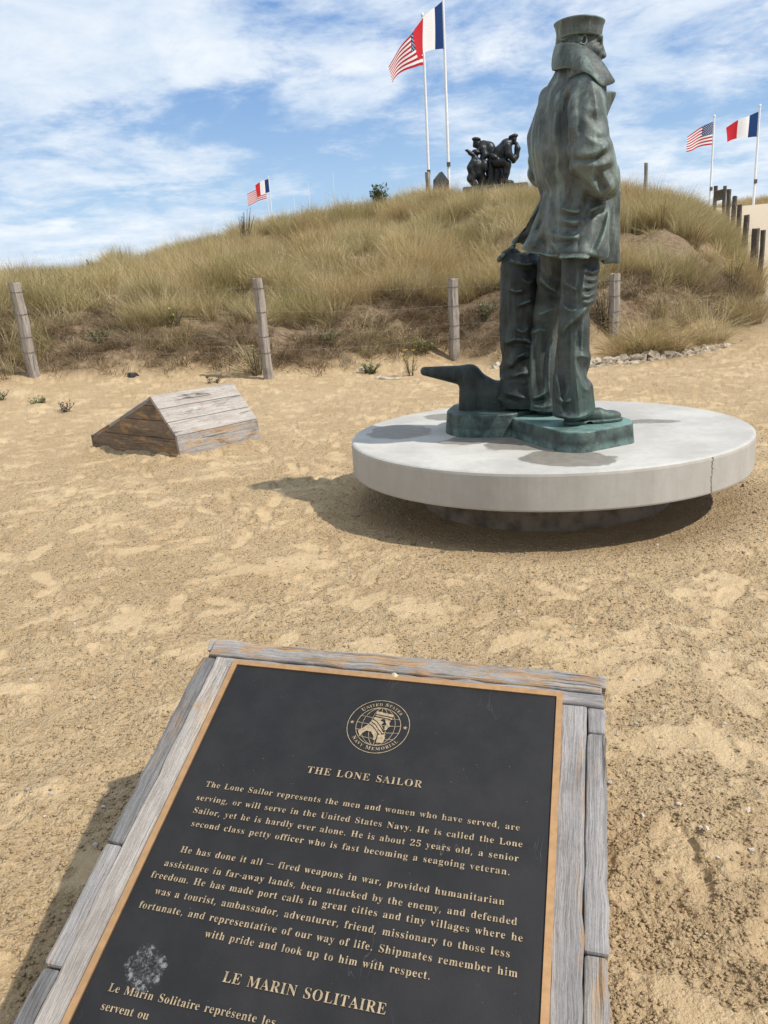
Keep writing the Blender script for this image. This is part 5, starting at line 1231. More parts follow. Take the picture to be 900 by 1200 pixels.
'v': (306, ['142 -10 38 248 22 281 12 290 -3 293 -3 310 164 310 164 294 156 294 136 290 129 276 129 272 130 268 185 122 236 253 240 264 241 272 232 289 203 294 203 310 305 310 305 295 289 289 278 279 260 243 160 -10']),
'w': (435, ['122 -10 17 265 12 276 6 284 -1 290 -11 293 -11 310 138 310 138 293 127 292 120 289 116 284 114 276 115 271 116 266 120 253 167 127 211 235 201 266 195 280 190 288 181 293 168 295 168 310 323 310 323 293 302 288 296 276 296 269 298 262 336 141 382 256 386 266 387 275 385 283 380 289 370 292 356 295 356 310 445 310 445 295 433 292 425 284 412 258 304 -10 289 -10 223 197 140 -10']),
'y': (300, ['52 -140 29 -137 10 -125 -3 -107 -7 -84 -4 -67 5 -53 18 -43 36 -40 51 -42 64 -49 72 -61 75 -76 74 -81 74 -87 77 -96 86 -99 99 -92 114 -74 122 -60 129 -44 140 -5 36 251 25 275 15 287 8 292 -3 293 -5 310 162 310 162 293 146 292 136 289 130 284 128 275 129 271 130 267 133 257 185 119 230 241 236 260 238 274 236 284 229 289 219 292 203 293 203 310 300 310 300 293 287 290 277 281 268 265 259 242 162 -24 129 -96 113 -117 95 -131 76 -138']),
}

def glyph(ch):
    a, cs = GL[ch]; out = []
    for s in cs:
        q = [int(t) for t in s.split()]; out.append([(q[i] / 1000, q[i + 1] / 1000) for i in range(0, len(q), 2)])
    return a / 1000, out
def thin(poly, d):
    n = len(poly); r = []
    for i in range(n):
        a, p, b = Vector(poly[i - 1]), Vector(poly[i]), Vector(poly[(i + 1) % n])
        e1, e2 = (p - a), (b - p)
        if e1.length < 1e-6 or e2.length < 1e-6: r.append(tuple(p)); continue
        n1, n2 = Vector((-e1.y, e1.x)).normalized(), Vector((-e2.y, e2.x)).normalized(); nn = n1 + n2
        if nn.length < .3: nn = n1
        nn.normalize(); r.append(tuple(p - nn * d * SIGN))
    return r
SIGN = 1
def text_curve(name, items, ext, bev=0.0):
    """items: (list of closed polys in plane units); one filled, extruded curve turned to mesh"""
    cu = bpy.data.curves.new(name, 'CURVE'); cu.dimensions = '2D'; cu.fill_mode = 'BOTH'; cu.extrude = ext; cu.bevel_depth = bev; cu.bevel_resolution = 0
    for poly in items:
        sp = cu.splines.new('POLY'); sp.points.add(len(poly) - 1); sp.use_cyclic_u = True
        sp.points.foreach_set('co', [c for (x, y) in poly for c in (x, y, 0, 1)])
    o = bpy.data.objects.new(name, cu); COL.objects.link(o)
    dg = bpy.context.evaluated_depsgraph_get(); me = bpy.data.meshes.new_from_object(o.evaluated_get(dg))
    bpy.data.objects.remove(o); bpy.data.curves.remove(cu); me.name = name
    return me
SPACE = .25
SLIM = .0028
def slim(p): return thin(p, SLIM)
def lay(s, x0, x1, base, size, small_caps=None):
    """one line between x0 and x1 on the given baseline; tracking fills the width"""
    adv = sum((GL[c][0] / 1000 if c in GL else (.5 if c == '—' else (GL['e'][0] / 1000 if c == 'é' else SPACE))) for c in s) * size
    track = ((x1 - x0) - adv) / max(len(s) - 1, 1); x = x0; out = []
    for c in s:
        if c == ' ': x += SPACE * size + track; continue
        if c == '—':
            out.append([(x, base + .17 * size), (x + .48 * size, base + .17 * size), (x + .48 * size, base + .205 * size), (x, base + .205 * size)]); x += .5 * size + track; continue
        a, cs = glyph('e' if c == 'é' else c)
        if c == 'é': cs = cs + [[(.13, .36), (.165, .36), (.235, .46), (.19, .475)]]
        for p in cs: out.append([(x + px * size, base + py * size) for px, py in slim(p)])
        x += a * size + track
    return out
B = .0262            # body size (font units: capital height is about 0.48 of this)
LINES = [("The Lone Sailor represents the men and women who have served, are", -.309, .307, .3815), ("serving, or will serve in the United States Navy. He is called the Lone", -.316, .314, .4120), ("Sailor, yet he is hardly ever alone. He is about 25 years old, a senior", -.311, .309, .4390), ("second class petty officer who is fast becoming a seagoing veteran.", -.303, .297, .4655),
 ("He has done it all — fired weapons in war, provided humanitarian", -.302, .292, .5175), ("assistance in far-away lands, been attacked by the enemy, and defended", -.321, .315, .5465), ("freedom. He has made port calls in great cities and tiny villages where he", -.336, .326, .5705), ("was a tourist, ambassador, adventurer, friend, missionary to those less", -.315, .308, .5975), ("fortunate, and representative of our way of life. Shipmates remember him", -.333, .322, .6245), ("with pride and look up to him with respect.", -.196, .189, .6510)]
polys = []
for s, a, b, v in LINES: polys += lay(s, a, b, -v - .003, B)
polys += lay("Le Marin Solitaire représente les", -.321, -.034, -.7595, B) + lay("servent ou", -.320, -.236, -.7865, B)
def raise_text(name, polys, z0, z1, mat, apart=False):
    """dark risers come from the plaque; the tops are polished"""
    if apart:                                               # crossing strokes: fill each on its own
        import bmesh
        bm = bmesh.new()
        for p in polys:
            q = text_curve(name, p if isinstance(p[0], list) else [p], (z1 - z0) / 2); bm.from_mesh(q); bpy.data.meshes.remove(q)
        me = bpy.data.meshes.new(name); bm.to_mesh(me); bm.free()
    else: me = text_curve(name, polys, (z1 - z0) / 2)
    o = link_mesh(name, me, mat, plq)
    me.transform(Matrix.Translation((0, 0, (z0 + z1) / 2)))
    me.materials.append(M_PLAQUE)
    for p in me.polygons: p.material_index = 0 if p.normal.z > .7 else 1
    return o
raise_text('lettering', polys, .005, .0074, M_LETTER)
raise_text('title_lettering', lay("THE LONE SAILOR", -.115, .117, -.3255, .0330), .005, .0078, M_LETTER)
raise_text('title_lettering', lay("LE MARIN SOLITAIRE", -.140, .130, -.7140, .0345), .005, .0078, M_LETTER)

# emblem: ring, globe lines, arc lettering, stars, sailor in a turned-up collar
EC, ER = (.003, -.197), .066
def circle(r, n=72, c=(0, 0)): return [(c[0] + r * math.cos(2 * math.pi * i / n), c[1] + r * math.sin(2 * math.pi * i / n)) for i in range(n)]
def strip(pts, w):
    L, Rr = [], []
    for i, p in enumerate(pts):
        a, b = Vector(pts[max(i - 1, 0)]), Vector(pts[min(i + 1, len(pts) - 1)]); t = (b - a).normalized(); n_ = Vector((-t.y, t.x)) * w / 2
        L.append((p[0] + n_.x, p[1] + n_.y)); Rr.append((p[0] - n_.x, p[1] - n_.y))
    return L + Rr[::-1]
def arc_text(s, r, mid, size, top, big):
    w = [(GL[c][0] / 1000 if c in GL else .25) * (big if i == 0 or s[i - 1] == ' ' else size) * 1.12 for i, c in enumerate(s)]
    tot = sum(w); x = 0; out = []
    for i, c in enumerate(s):
        sz = big if i == 0 or s[i - 1] == ' ' else size
        if c in GL:
            a_, cs = glyph(c); xm = x + w[i] / 2
            th = (mid - (xm - tot / 2) / r) if top else (mid + (xm - tot / 2) / r)
            rot = th - math.pi / 2 if top else th + math.pi / 2
            rad = r if top else r + .48 * size
            for p in cs:
                q = []
                for px, py in p:
                    lx, ly = px * sz - a_ * sz / 2, py * sz
                    q.append((math.cos(th) * rad + math.cos(rot) * lx - math.sin(rot) * ly, math.sin(th) * rad + math.sin(rot) * lx + math.cos(rot) * ly))
                out.append(q)
        x += w[i]
    return out
E_ = [circle(ER), circle(ER - .0014)]
thin_ = [circle(.0475), circle(.0462)]
for lat in (-.6, -.25, .12, .48):
    hwid = math.sqrt(1 - lat * lat) * .0465; thin_.append(strip([(-hwid + 2 * hwid * i / 12, lat * .0465 - .003 * (1 - (2 * i / 12 - 1) ** 2)) for i in range(13)], .0010))
for mer in (-.75, -.38, .0, .38, .75):
    thin_.append(strip([(mer * .0465 * math.cos(-1.5 + 3.0 * i / 14), .0465 * math.sin(-1.5 + 3.0 * i / 14)) for i in range(15)], .0010))
lett = arc_text("UNITED STATES", .0515, math.pi / 2, .0150, True, .0185); lett2 = arc_text("NAVY MEMORIAL", .0515, -math.pi / 2, .0150, False, .0180)
def star(cx_, cy_, r): return [(cx_ + (r if i % 2 == 0 else r * .42) * math.sin(math.pi * i / 5), cy_ + (r if i % 2 == 0 else r * .42) * math.cos(math.pi * i / 5)) for i in range(10)]
stars = [star(-.0565, .003, .0052), star(.0565, .003, .0052)]
fig = [[(-.010, .036), (.0275, .031), (.0270, .0245), (-.0105, .029)],                                    # cap
       [(-.0105, .0265), (.026, .022), (.0255, .018), (.018, .0205), (.006, .0215), (-.011, .0235)],
       [(-.011, .021), (.0, .019), (.006, .0205), (.002, .013), (.010, .010), (.006, .003), (.016, -.012), (.008, -.004), (-.002, .009), (-.014, .016)],   # cheek
       [(.0105, .018), (.024, .016), (.0215, .0085), (.0255, .001), (.0215, -.001), (.0195, -.008), (.0155, -.0095), (.014, -.002), (.016, .006)],          # face
       [(-.015, .014), (-.004, .008), (.006, -.004), (.015, -.0165), (.0125, -.0175), (.003, -.0075), (-.006, .003), (-.0165, .0095)],
       [(-.018, .008), (-.007, .001), (.002, -.009), (.0115, -.0195), (.008, -.0215), (-.001, -.012), (-.009, -.003), (-.020, .004)],
       [(-.0205, .0015), (-.011, -.004), (-.003, -.012), (.003, -.020), (.0015, -.034), (-.0035, -.036), (-.004, -.026), (-.012, -.016), (-.022, -.015), (-.030, -.024), (-.032, -.031), (-.0395, -.0165), (-.028, -.006)],
       [(.0045, -.022), (.0205, -.019), (.0185, -.0235), (.0205, -.027), (.0185, -.040), (.004, -.041), (.0045, -.033)]]
def shift(ps): return [[(x + EC[0], y + EC[1]) for x, y in p] for p in ps]
em = raise_text('emblem', shift(E_), .005, .0072, M_LETTER)
raise_text('emblem_globe', [shift(thin_[:2])] + shift(thin_[2:]), .005, .0066, M_LETTER, True); raise_text('emblem_figure', shift(fig), .005, .0082, M_LETTER, True); raise_text('emblem_lettering', shift(lett), .005, .0070, M_LETTER); raise_text('emblem_lettering', shift(lett2), .005, .0070, M_LETTER)
for s_ in stars: raise_text('emblem_star', shift([s_]), .005, .0070, M_LETTER)

# ------------------------------------------------------------------ fence posts and wires
def polar(az, D): a = R(az); return math.sin(a) * D, math.cos(a) * D
def post(x, y, z0, z1, w, lean, label, mat, group, rot=.2, wires=()):
    mb = MB(); hh = z1 - z0; b = .3
    n = 9; base = []
    for i in range(n + 1):
        t = i / n; z = -b + (hh + b) * t; k = 1 + .05 * math.sin(i * 2.1 + x); ox = lean[0] * max(z, 0) + .006 * math.sin(i * 1.3 + y); oy = lean[1] * max(z, 0)
        base.append((ox, oy, z, w / 2 * k * (1 - .06 * t), w / 2 * (1 + .04 * math.sin(i * 1.7 + y))))
    # a split-oak post: octagonal, corners knocked off
    m = 8; V = []
    for (ox, oy, z, a, c_) in base:
        for k in range(m):
            th = 2 * math.pi * k / m + math.pi / 8; r_ = 1.08 if k % 2 else 1.0
            V.append((ox + math.cos(th) * a * 1.08 * r_, oy + math.sin(th) * c_ * 1.08 * r_, z + (.012 * math.sin(th * 2 + x) if z > hh - .01 else 0)))
    Fq = [(i * m + k, i * m + (k + 1) % m, (i + 1) * m + (k + 1) % m, (i + 1) * m + k) for i in range(n) for k in range(m)]
    Fq.append(tuple(n * m + k for k in range(m)))
    me = bpy.data.meshes.new('fence_post'); me.from_pydata(V, [], Fq); uv = me.uv_layers.new(name='UVMap')
    for p in me.polygons:
        for li in p.loop_indices:
            vi = me.loops[li].vertex_index; c_ = me.vertices[vi].co
            k = vi % m + (m if (p.index < n * m and vi % m == 0 and p.index % m == m - 1) else 0)
            uv.data[li].uv = (c_.z + x * 3, k * w * .42 + y * 2)
    o = link_mesh('fence_post', me, mat); o.location = (x, y, z0); o.rotation_euler = (0, 0, rot)
    tag(o, label, 'fence post', group)
    for z in wires:                                           # turns of wire stapled round the post
        mb = MB(); ox, oy = lean[0] * z, lean[1] * z
        pts = [(ox + math.cos(2 * math.pi * i / 16) * (w / 2 * 1.17), oy + math.sin(2 * math.pi * i / 16) * (w / 2 * 1.17), z + .004 * math.sin(i)) for i in range(17)]
        mb.tube(pts, .0032, 5); mb.build('wire_turn', M_TWIG, o)
    return o
FRONT = []
for az, D, z0, z1, w, lean, lab in (
        (-23.55, 13.3, .33, 1.76, .155, (-.030, 0), 'grey square fence post leaning left at the far left edge of the dune'),
        (-7.85, 11.9, .14, 1.60, .135, (-.012, 0), 'upright grey fence post behind the wooden lectern on the open sand'),
        (5.85, 14.0, .05, 1.45, .165, (.012, 0), 'grey fence post behind the horn of the bronze mooring bitt'),
        (17.05, 14.1, .02, 1.37, .165, (.0, 0), 'grey fence post in grass to the right of the bronze sailor')):
    x, y = polar(az, D); g = gz(x, y)
    post(x, y, g - .04, z1, w, lean, lab, M_POST, 'fence posts at the foot of the dune', .25 - R(az), (.93 * (z1 - g), .70 * (z1 - g), .46 * (z1 - g), .30 * (z1 - g)))
    FRONT.append((x, y, g, z1 - g))
for k, fr_ in enumerate((.92, .69, .46, .30)):
    mb = MB()
    for (x0, y0, g0, h0), (x1, y1, g1, h1) in zip(FRONT[:-1], FRONT[1:]):
        pts = []
        for i in range(15):
            t = i / 14; pts.append((x0 + (x1 - x0) * t, y0 + (y1 - y0) * t, (g0 + h0 * fr_) * (1 - t) + (g1 + h1 * fr_) * t - .06 * math.sin(math.pi * t) + .008 * math.sin(i * 2.7 + k)))
        mb.tube(pts, .0013, 4, False)
    o = mb.build('fence_wire', M_WIRE); tag(o, ('topmost', 'second', 'third', 'lowest')[k] + ' thin wire strung between the grey fence posts below the dune', 'wire', 'wires of the dune fence')
RAMP = []
for (az, D, tel, w, zl, lab) in (
        (26.06, 20.0, 2.39, .10, 1.9, 'tallest thin dark fence post, last on the right beside the sandy ramp'),
        (25.63, 21.6, 2.53, .165, 1.5, 'thick dark fence post second from the right beside the sandy ramp'),
        (25.04, 25.0, 3.40, .145, 1.4, 'dark fence post third from the right, halfway up the sandy ramp'),
        (24.60, 28.0, 4.05, .14, 1.3, 'dark fence post at the left corner of the pale ramp surface'),
        (24.27, 31.0, 4.59, .15, 1.3, 'dark fence post standing against sky just left of the ramp top'),
        (23.92, 34.5, 5.03, .155, 1.4, 'dark fence post between the blue tricolour pole and the little board'),
        (23.66, 38.0, 5.25, .135, 1.5, 'dark post holding the right side of the little dark board'),
        (23.12, 38.6, 5.31, .15, 1.5, 'dark post holding the left side of the little dark board')):
    x, y = polar(az, D); g = gz(x, y); zt = HC + D * math.tan(R(tel))
    post(x, y, min(g, zt - .9) - .1, zt, w, (.004, 0), lab, M_POSTD, 'dark fence posts climbing beside the ramp', .3)
    RAMP.append((x, y, zt))
for k in (0, 1):
    mb = MB()
    for (x0, y0, z0), (x1, y1, z1) in zip(RAMP[:6], RAMP[1:7]):
        mb.tube([(x0 + (x1 - x0) * i / 8, y0 + (y1 - y0) * i / 8, z0 + (z1 - z0) * i / 8 - .18 - .45 * k - .05 * math.sin(math.pi * i / 8)) for i in range(9)], .003, 4, False)
    o = mb.build('fence_wire', M_WIRE); tag(o, ('upper', 'lower')[k] + ' sagging wire between the dark posts beside the ramp', 'wire', 'wires of the ramp fence')
(bx0, by0, bz0), (bx1, by1, bz1) = RAMP[7], RAMP[6]
mb = MB(); d = Vector((bx1 - bx0, by1 - by0, 0)); q = Vector((-d.y, d.x, 0)).normalized() * .03; a = Vector((bx0, by0, bz0 - .62)); 
mb.hexa([a + d * .12 + q, a + d * .88 + q, a + d * .88 - q, a + d * .12 - q] + [v + Vector((0, 0, .42)) for v in (a + d * .12 + q, a + d * .88 + q, a + d * .88 - q, a + d * .12 - q)], 0)
tag(mb.build('notice_board', M_POSTD), 'little dark board fixed between two dark posts at the dune edge', 'board')
for az, D, te, w, lab in ((4.42, 31.5, 7.73, .17, 'brown post end on the dune crest left of the dark marker stone'), (18.84, 25.2, 7.10, .10, 'lone brown post on the crest to the right of the bronze sailor'), (1.05, 30.5, 6.75, .20, 'short weathered stump on the crest half hidden by a plant')):
    x, y = polar(az, D); g = gz(x, y); zt = HC + D * math.tan(R(te)); post(x, y, min(g, zt - .3) - .1, zt, w, (.0, 0), lab, M_POST, 'posts on the dune crest', .4)

# ------------------------------------------------------------------ marker stone and the bronze group on the crest
x, y = polar(5.3, 42); zt = HC + 42 * math.tan(R(7.72)); zb = zt - 1.5
out = [(-.40, 0), (.40, 0), (.40, 1.06), (.02, 1.5), (-.36, 1.12)]
V = [(a, -.16, b) for a, b in out] + [(a, .16, b) for a, b in out]; n = 5
me = bpy.data.meshes.new('marker_stone'); me.from_pydata(V, [], [tuple(range(n)), tuple(reversed(range(n, 2 * n)))] + [(i, i + n, (i + 1) % n + n, (i + 1) % n) for i in range(n)]); me.update()
o = link_mesh('marker_stone', me, M_SLATE); o.location = (x, y, zb); o.rotation_euler = (0, 0, .35)
m_ = o.modifiers.new('b', 'BEVEL'); m_.width = .03; m_.segments = 2
tag(o, 'dark pointed marker stone on the dune crest between flagpoles', 'stone marker')

MD = 58.0; mx, my = polar(8.9, MD); mz = HC + MD * math.tan(R(6.55))
grp = thing('bronze_monument', 'dark bronze group of three crouching men on the dune crest', 'monument', (mx, my, mz), (0, 0, -R(8.9)))
U = 1.02 * MD / 900 / 11.25
def mp(a, b, dep=0): return ((a - 470) * U, dep, (690 - b) * U)
def man(parts, name='crouching_figure'):
    c = Clay((-2.3, -1.0, -.25), (2.2, 1.2, 3.7), .045)
    for p in parts:
        if p[0] == 'c': c.chain([(mp(a, b, d), r * U) for a, b, d, r in p[1]], .06)
        else: c.ell(mp(p[1], p[2], p[3]), tuple(q * U for q in p[4]), .05, rot=(0, p[5] if len(p) > 5 else 0, 0))
    c.d = c.d + (vnoise3(c.X * 4, c.Y * 4, c.Z * 4, 7) * .05).astype(np.float32)
    return link_mesh(name, c.mesh(name), M_DBRONZE, grp)
man([('c', [(275, 195, .2, 40), (262, 225, .2, 30)]), ('e', 278, 160, .2, (55, 50, 24), .1), ('c', [(300, 235, .25, 38), (345, 240, .3, 66), (420, 270, .3, 78), (470, 360, .25, 70)]),
     ('c', [(345, 270, 0, 50), (370, 350, -.1, 42), (330, 400, -.15, 32)]), ('c', [(470, 390, .2, 66), (430, 480, .1, 58), (440, 600, .1, 48), (430, 690, .1, 44)]), ('c', [(500, 400, .4, 62), (540, 500, .4, 56), (520, 640, .4, 46)])])
man([('c', [(262, 340, -.2, 34), (262, 370, -.2, 28)]), ('e', 275, 310, -.2, (55, 52, 30), .25), ('c', [(250, 350, -.35, 22), (205, 318, -.45, 24), (178, 296, -.5, 16), (148, 286, -.5, 8)]),
     ('c', [(260, 400, -.25, 55), (265, 450, -.25, 82), (275, 530, -.2, 78)]), ('c', [(240, 420, -.5, 40), (200, 480, -.55, 36), (215, 560, -.5, 30)]), ('c', [(230, 560, -.4, 52), (200, 600, -.5, 44), (240, 650, -.4, 38), (262, 700, -.4, 34)]), ('c', [(310, 560, -.1, 62), (340, 620, 0, 56), (330, 700, 0, 50)]), ('e', 360, 470, -.3, (60, 60, 75))])
man([('c', [(710, 205, 0, 38), (716, 235, 0, 28)]), ('e', 708, 168, 0, (54, 50, 24), -.1), ('c', [(665, 235, 0, 42), (625, 255, .05, 72), (560, 330, .05, 84), (500, 400, .05, 74)]),
     ('c', [(635, 280, -.45, 48), (650, 370, -.5, 42), (700, 415, -.4, 34), (735, 385, -.2, 26)]), ('c', [(745, 255, -.2, 22), (752, 310, -.2, 34), (735, 400, -.2, 30), (705, 440, -.2, 30)]),
     ('c', [(510, 430, -.2, 70), (590, 450, -.3, 58), (635, 475, -.3, 46), (620, 560, -.25, 40), (600, 640, -.2, 36)]), ('c', [(590, 650, -.2, 34), (690, 672, -.25, 20)]), ('c', [(500, 440, .3, 70), (520, 560, .3, 62), (480, 660, .3, 50)]), ('e', 480, 385, -.4, (62, 50, 36), .5)])
V = MB(); V.box((-2.1, -1.1, -3.2), (2.3, 1.3, -.02)); V.build('stone_base', M_SLATE, grp, bevel=.08)

# ------------------------------------------------------------------ flagpoles and flags
def pole(az, D, top_el, r, label, group, zb=None):
    x, y = polar(az, D); zt = HC + D * math.tan(R(top_el)); g = gz(x, y) if zb is None else zb
    t = thing('flagpole', label, 'flagpole', (x, y, g), group=group); h = zt - g
    mb = MB(); mb.tube([(0, 0, -.4), (0, 0, h * .3), (0, 0, h)], [r * 1.15, r * 1.05, r * .8], 12); mb.build('pole', M_WHITE, t, smooth=False)
    mb = MB(); mb.tube([(0, 0, h), (0, 0, h + r * .9), (0, 0, h + r * 2.2), (0, 0, h + r * 2.9)], [r * .8, r * 1.2, r * 1.1, r * .3], 10); mb.build('cap', M_WHITE, t)
    mb = MB(); zc = h * .26; mb.box((-r * 1.3, -r * 2.0, zc), (r * 1.3, -r * 1.05, zc + .22)); mb.build('cleat', M_POSTD, t)
    return x, y, zt
def flag(name, az, D, top_el, H, L, dirxy, drop, mat, label, cat='flag', amp=.16, ph=0.0, off=.08, furl=0.0):
    """hoist edge at the pole, fly end blown along dirxy and sagging by drop"""
    x, y = polar(az, D); zt = HC + D * math.tan(R(top_el)); nu, nv = 40, 22
    d = Vector((*dirxy, 0)).normalized(); nrm = Vector((-d.y, d.x, 0)); V, UV = [], []
    for j in range(nv + 1):
        for i in range(nu + 1):
            u, v = i / nu, j / nv
            wv = amp * (u ** .8) * math.sin(6.0 * u - 1.1 * v + ph) + .4 * amp * u * math.sin(13 * u + 2.5 * v + ph * 2)
            sag = drop * (u ** 1.25) + .05 * H * u * math.sin(7 * u + ph)
            w_ = L * (u - .02 * math.sin(math.pi * u)); 
            p = d * w_ + nrm * wv + Vector((0, 0, -H * (1 - v) * (1 - furl * u) - sag - .25 * furl * u * H))
            V.append((p.x + d.x * off, p.y + d.y * off, p.z)); UV.append((u, v))
    q = [(j * (nu + 1) + i, j * (nu + 1) + i + 1, (j + 1) * (nu + 1) + i + 1, (j + 1) * (nu + 1) + i) for j in range(nv) for i in range(nu)]
    me = np_mesh(name, np.array(V), np.array(q), uv=np.array(UV)); me.shade_smooth()
    o = link_mesh(name, me, mat); o.location = (x, y, zt - .12); return tag(o, label, cat, None)
G1, G2_, G3 = 'tall flagpoles on the crest', 'flagpoles at the top of the ramp', 'distant flagpoles beyond the dune'
pole(4.49, 48, 16.68, .075, 'tall white flagpole with the striped starry flag, left of the central pair', G1)
pole(5.86, 45, 17.56, .075, 'tall white flagpole with the tricolour, right of the central pair', G1)
pole(22.82, 56, 9.25, .062, 'white flagpole with striped flag beside the dark ramp posts', G2_)
pole(25.38, 52, 9.48, .062, 'white flagpole with tricolour standing at the top of the pale ramp', G2_)
flag('striped_flag', 4.49, 48, 16.55, 2.15, 2.35, (-.80, -.6), 2.0, M_USFLAG, 'large star spangled flag on the tall central pole, partly behind the tricolour', amp=.16, ph=.4, furl=.62)
flag('tricolour_flag', 5.86, 45, 17.5, 2.15, 2.6, (-.62, -.78), 1.55, M_FRFLAG, 'large blue white red tricolour at the top of the taller central pole', amp=.17, ph=1.2, furl=.40)
flag('striped_flag', 22.82, 56, 9.15, 1.30, 1.95, (-.92, -.3), .72, M_USFLAG, 'small star spangled flag on the right, left of the other tricolour', amp=.12, ph=2.0, furl=.34)
flag('tricolour_flag', 25.38, 52, 9.38, 1.28, 2.05, (-.93, -.3), .62, M_FRFLAG, 'small tricolour flying at the far right above the ramp', amp=.12, ph=.2, furl=.40)
pole(-6.50, 125, 8.0, .07, 'faint white pole with the small distant tricolour above the dune', G3, 4)
pole(-6.72, 129, 7.45, .06, 'faint white pole with the small distant striped flag above the dune', G3, 4)
flag('tricolour_flag', -6.50, 125, 7.95, 1.8, 2.3, (-.72, -.6), .85, M_FRFLAG, 'tiny distant tricolour above the left dune crest', amp=.14, ph=.8)
flag('striped_flag', -6.72, 129, 7.48, 1.7, 3.1, (-.90, -.4), 1.0, M_USFLAG, 'tiny distant striped flag beside the tricolour above the left crest', amp=.14, ph=1.8)
for az, te, lab in ((-4.9, 6.9, 'faintest bare pole just right of the tiny distant flags'), (-3.85, 7.5, 'faint bare white pole, middle of three above the left crest'), (-2.10, 8.0, 'tallest faint bare white pole above the left crest')):
    pole(az, 120, te, .035, lab, G3, 4)

# ------------------------------------------------------------------ grasses of the dune
def tuft(n, rad, hmin, hmax, lean, width, seed, segs=3, curl=.5, wind=(-.15, .1)):
    g = np.random.default_rng(seed); V, Fq, tone, hg = [], [], [], []
    a0 = g.uniform(0, 2 * np.pi, n); r0 = rad * np.sqrt(g.uniform(0, 1, n))
    h = g.uniform(hmin, hmax, n); out = a0 + g.normal(0, .9, n); ln = np.abs(g.normal(lean, lean * .6, n)); t_ = g.uniform(0, 1, n)
    for i in range(n):
        b = np.array([math.cos(a0[i]) * r0[i], math.sin(a0[i]) * r0[i], -.03]); d = np.array([math.cos(out[i]), math.sin(out[i])])
        fa = g.uniform(0, 2 * np.pi); f = np.array([math.cos(fa), math.sin(fa), 0]) * width * g.uniform(.6, 1.3)
        k0 = len(V)
        for s in range(segs + 1):
            t = s / segs; bend = ln[i] * (t * .6 + curl * t * t * 1.2)
            p = b + np.array([(d[0] * bend + wind[0] * t * t) * h[i], (d[1] * bend + wind[1] * t * t) * h[i], h[i] * (t - .5 * min(ln[i], 1.2) * curl * t ** 2.4)])
            w_ = f * (1 - t) ** .7 if s < segs else f * .05
            V += [p - w_, p + w_]; tone += [t_[i]] * 2; hg += [t] * 2
        for s in range(segs): q = k0 + 2 * s; Fq.append((q, q + 1, q + 3, q + 2))
    return np.array(V), np.array(Fq), np.array(tone), np.array(hg)
protos = bpy.data.collections.new('grass_kinds')            # never linked: only instanced by the meadow
def proto(name, mat, *a, **kw):
    V, Fq, t, h = tuft(*a, **kw); me = np_mesh(name, V, Fq, attrs=dict(tone=t, hgt=h)); me.materials.append(mat)
    o = bpy.data.objects.new(name, me); protos.objects.link(o); return o
for i in range(5): proto('a_grass_tuft_%d' % i, M_GRASS, 75, .13, .30, .78, .42, .0048, 100 + i, 4)
for i in range(3): proto('b_grass_windblown_%d' % i, M_GRASS, 75, .14, .30, .74, .75, .0048, 200 + i, 4, .8, (-.35, .05))
for i in range(3): proto('c_grass_dead_%d' % i, M_DEAD, 70, .24, .08, .34, 1.1, .0050, 300 + i, 3, .9)
for i in range(2): proto('d_grass_stalks_%d' % i, M_GRASS, 14, .16, .75, 1.15, .14, .0030, 400 + i, 4, .3)

def meadow(name, x, y, z, rot, scl, idx, label=None):
    me = np_mesh(name, np.stack([x, y, z], 1), np.zeros((0, 3), int)) if False else bpy.data.meshes.new(name)
    me.vertices.add(len(x)); me.vertices.foreach_set('co', np.stack([x, y, z], 1).astype(np.float32).ravel())
    a = me.attributes.new('turn', 'FLOAT_VECTOR', 'POINT'); a.data.foreach_set('vector', np.asarray(rot, np.float32).ravel())
    a = me.attributes.new('size', 'FLOAT', 'POINT'); a.data.foreach_set('value', np.asarray(scl, np.float32))
    a = me.attributes.new('sort', 'INT', 'POINT'); a.data.foreach_set('value', np.asarray(idx, np.int32))
    o = bpy.data.objects.new(name, me); COL.objects.link(o)
    ng = bpy.data.node_groups.new(name, 'GeometryNodeTree')
    ng.interface.new_socket('Geometry', in_out='INPUT', socket_type='NodeSocketGeometry'); ng.interface.new_socket('Geometry', in_out='OUTPUT', socket_type='NodeSocketGeometry')
    N = ng.nodes.new; gi, go = N('NodeGroupInput'), N('NodeGroupOutput'); ci = N('GeometryNodeCollectionInfo'); ci.inputs['Collection'].default_value = protos
    ci.inputs['Separate Children'].default_value = True; ci.inputs['Reset Children'].default_value = True
    ip = N('GeometryNodeInstanceOnPoints'); ip.inputs['Pick Instance'].default_value = True
    def at(nm, dt):
        q = N('GeometryNodeInputNamedAttribute'); q.data_type = dt; q.inputs['Name'].default_value = nm; return next(s for s in q.outputs if s.enabled and s.name == 'Attribute')
    L = ng.links.new
    L(gi.outputs[0], ip.inputs['Points']); L(ci.outputs[0], ip.inputs['Instance']); L(at('sort', 'INT'), ip.inputs['Instance Index'])
    L(at('turn', 'FLOAT_VECTOR'), ip.inputs['Rotation']); L(at('size', 'FLOAT'), ip.inputs['Scale']); L(ip.outputs[0], go.inputs[0])
    md = o.modifiers.new('grow', 'NODES'); md.node_group = ng
    return tag(o, label, None, None, 'stuff')

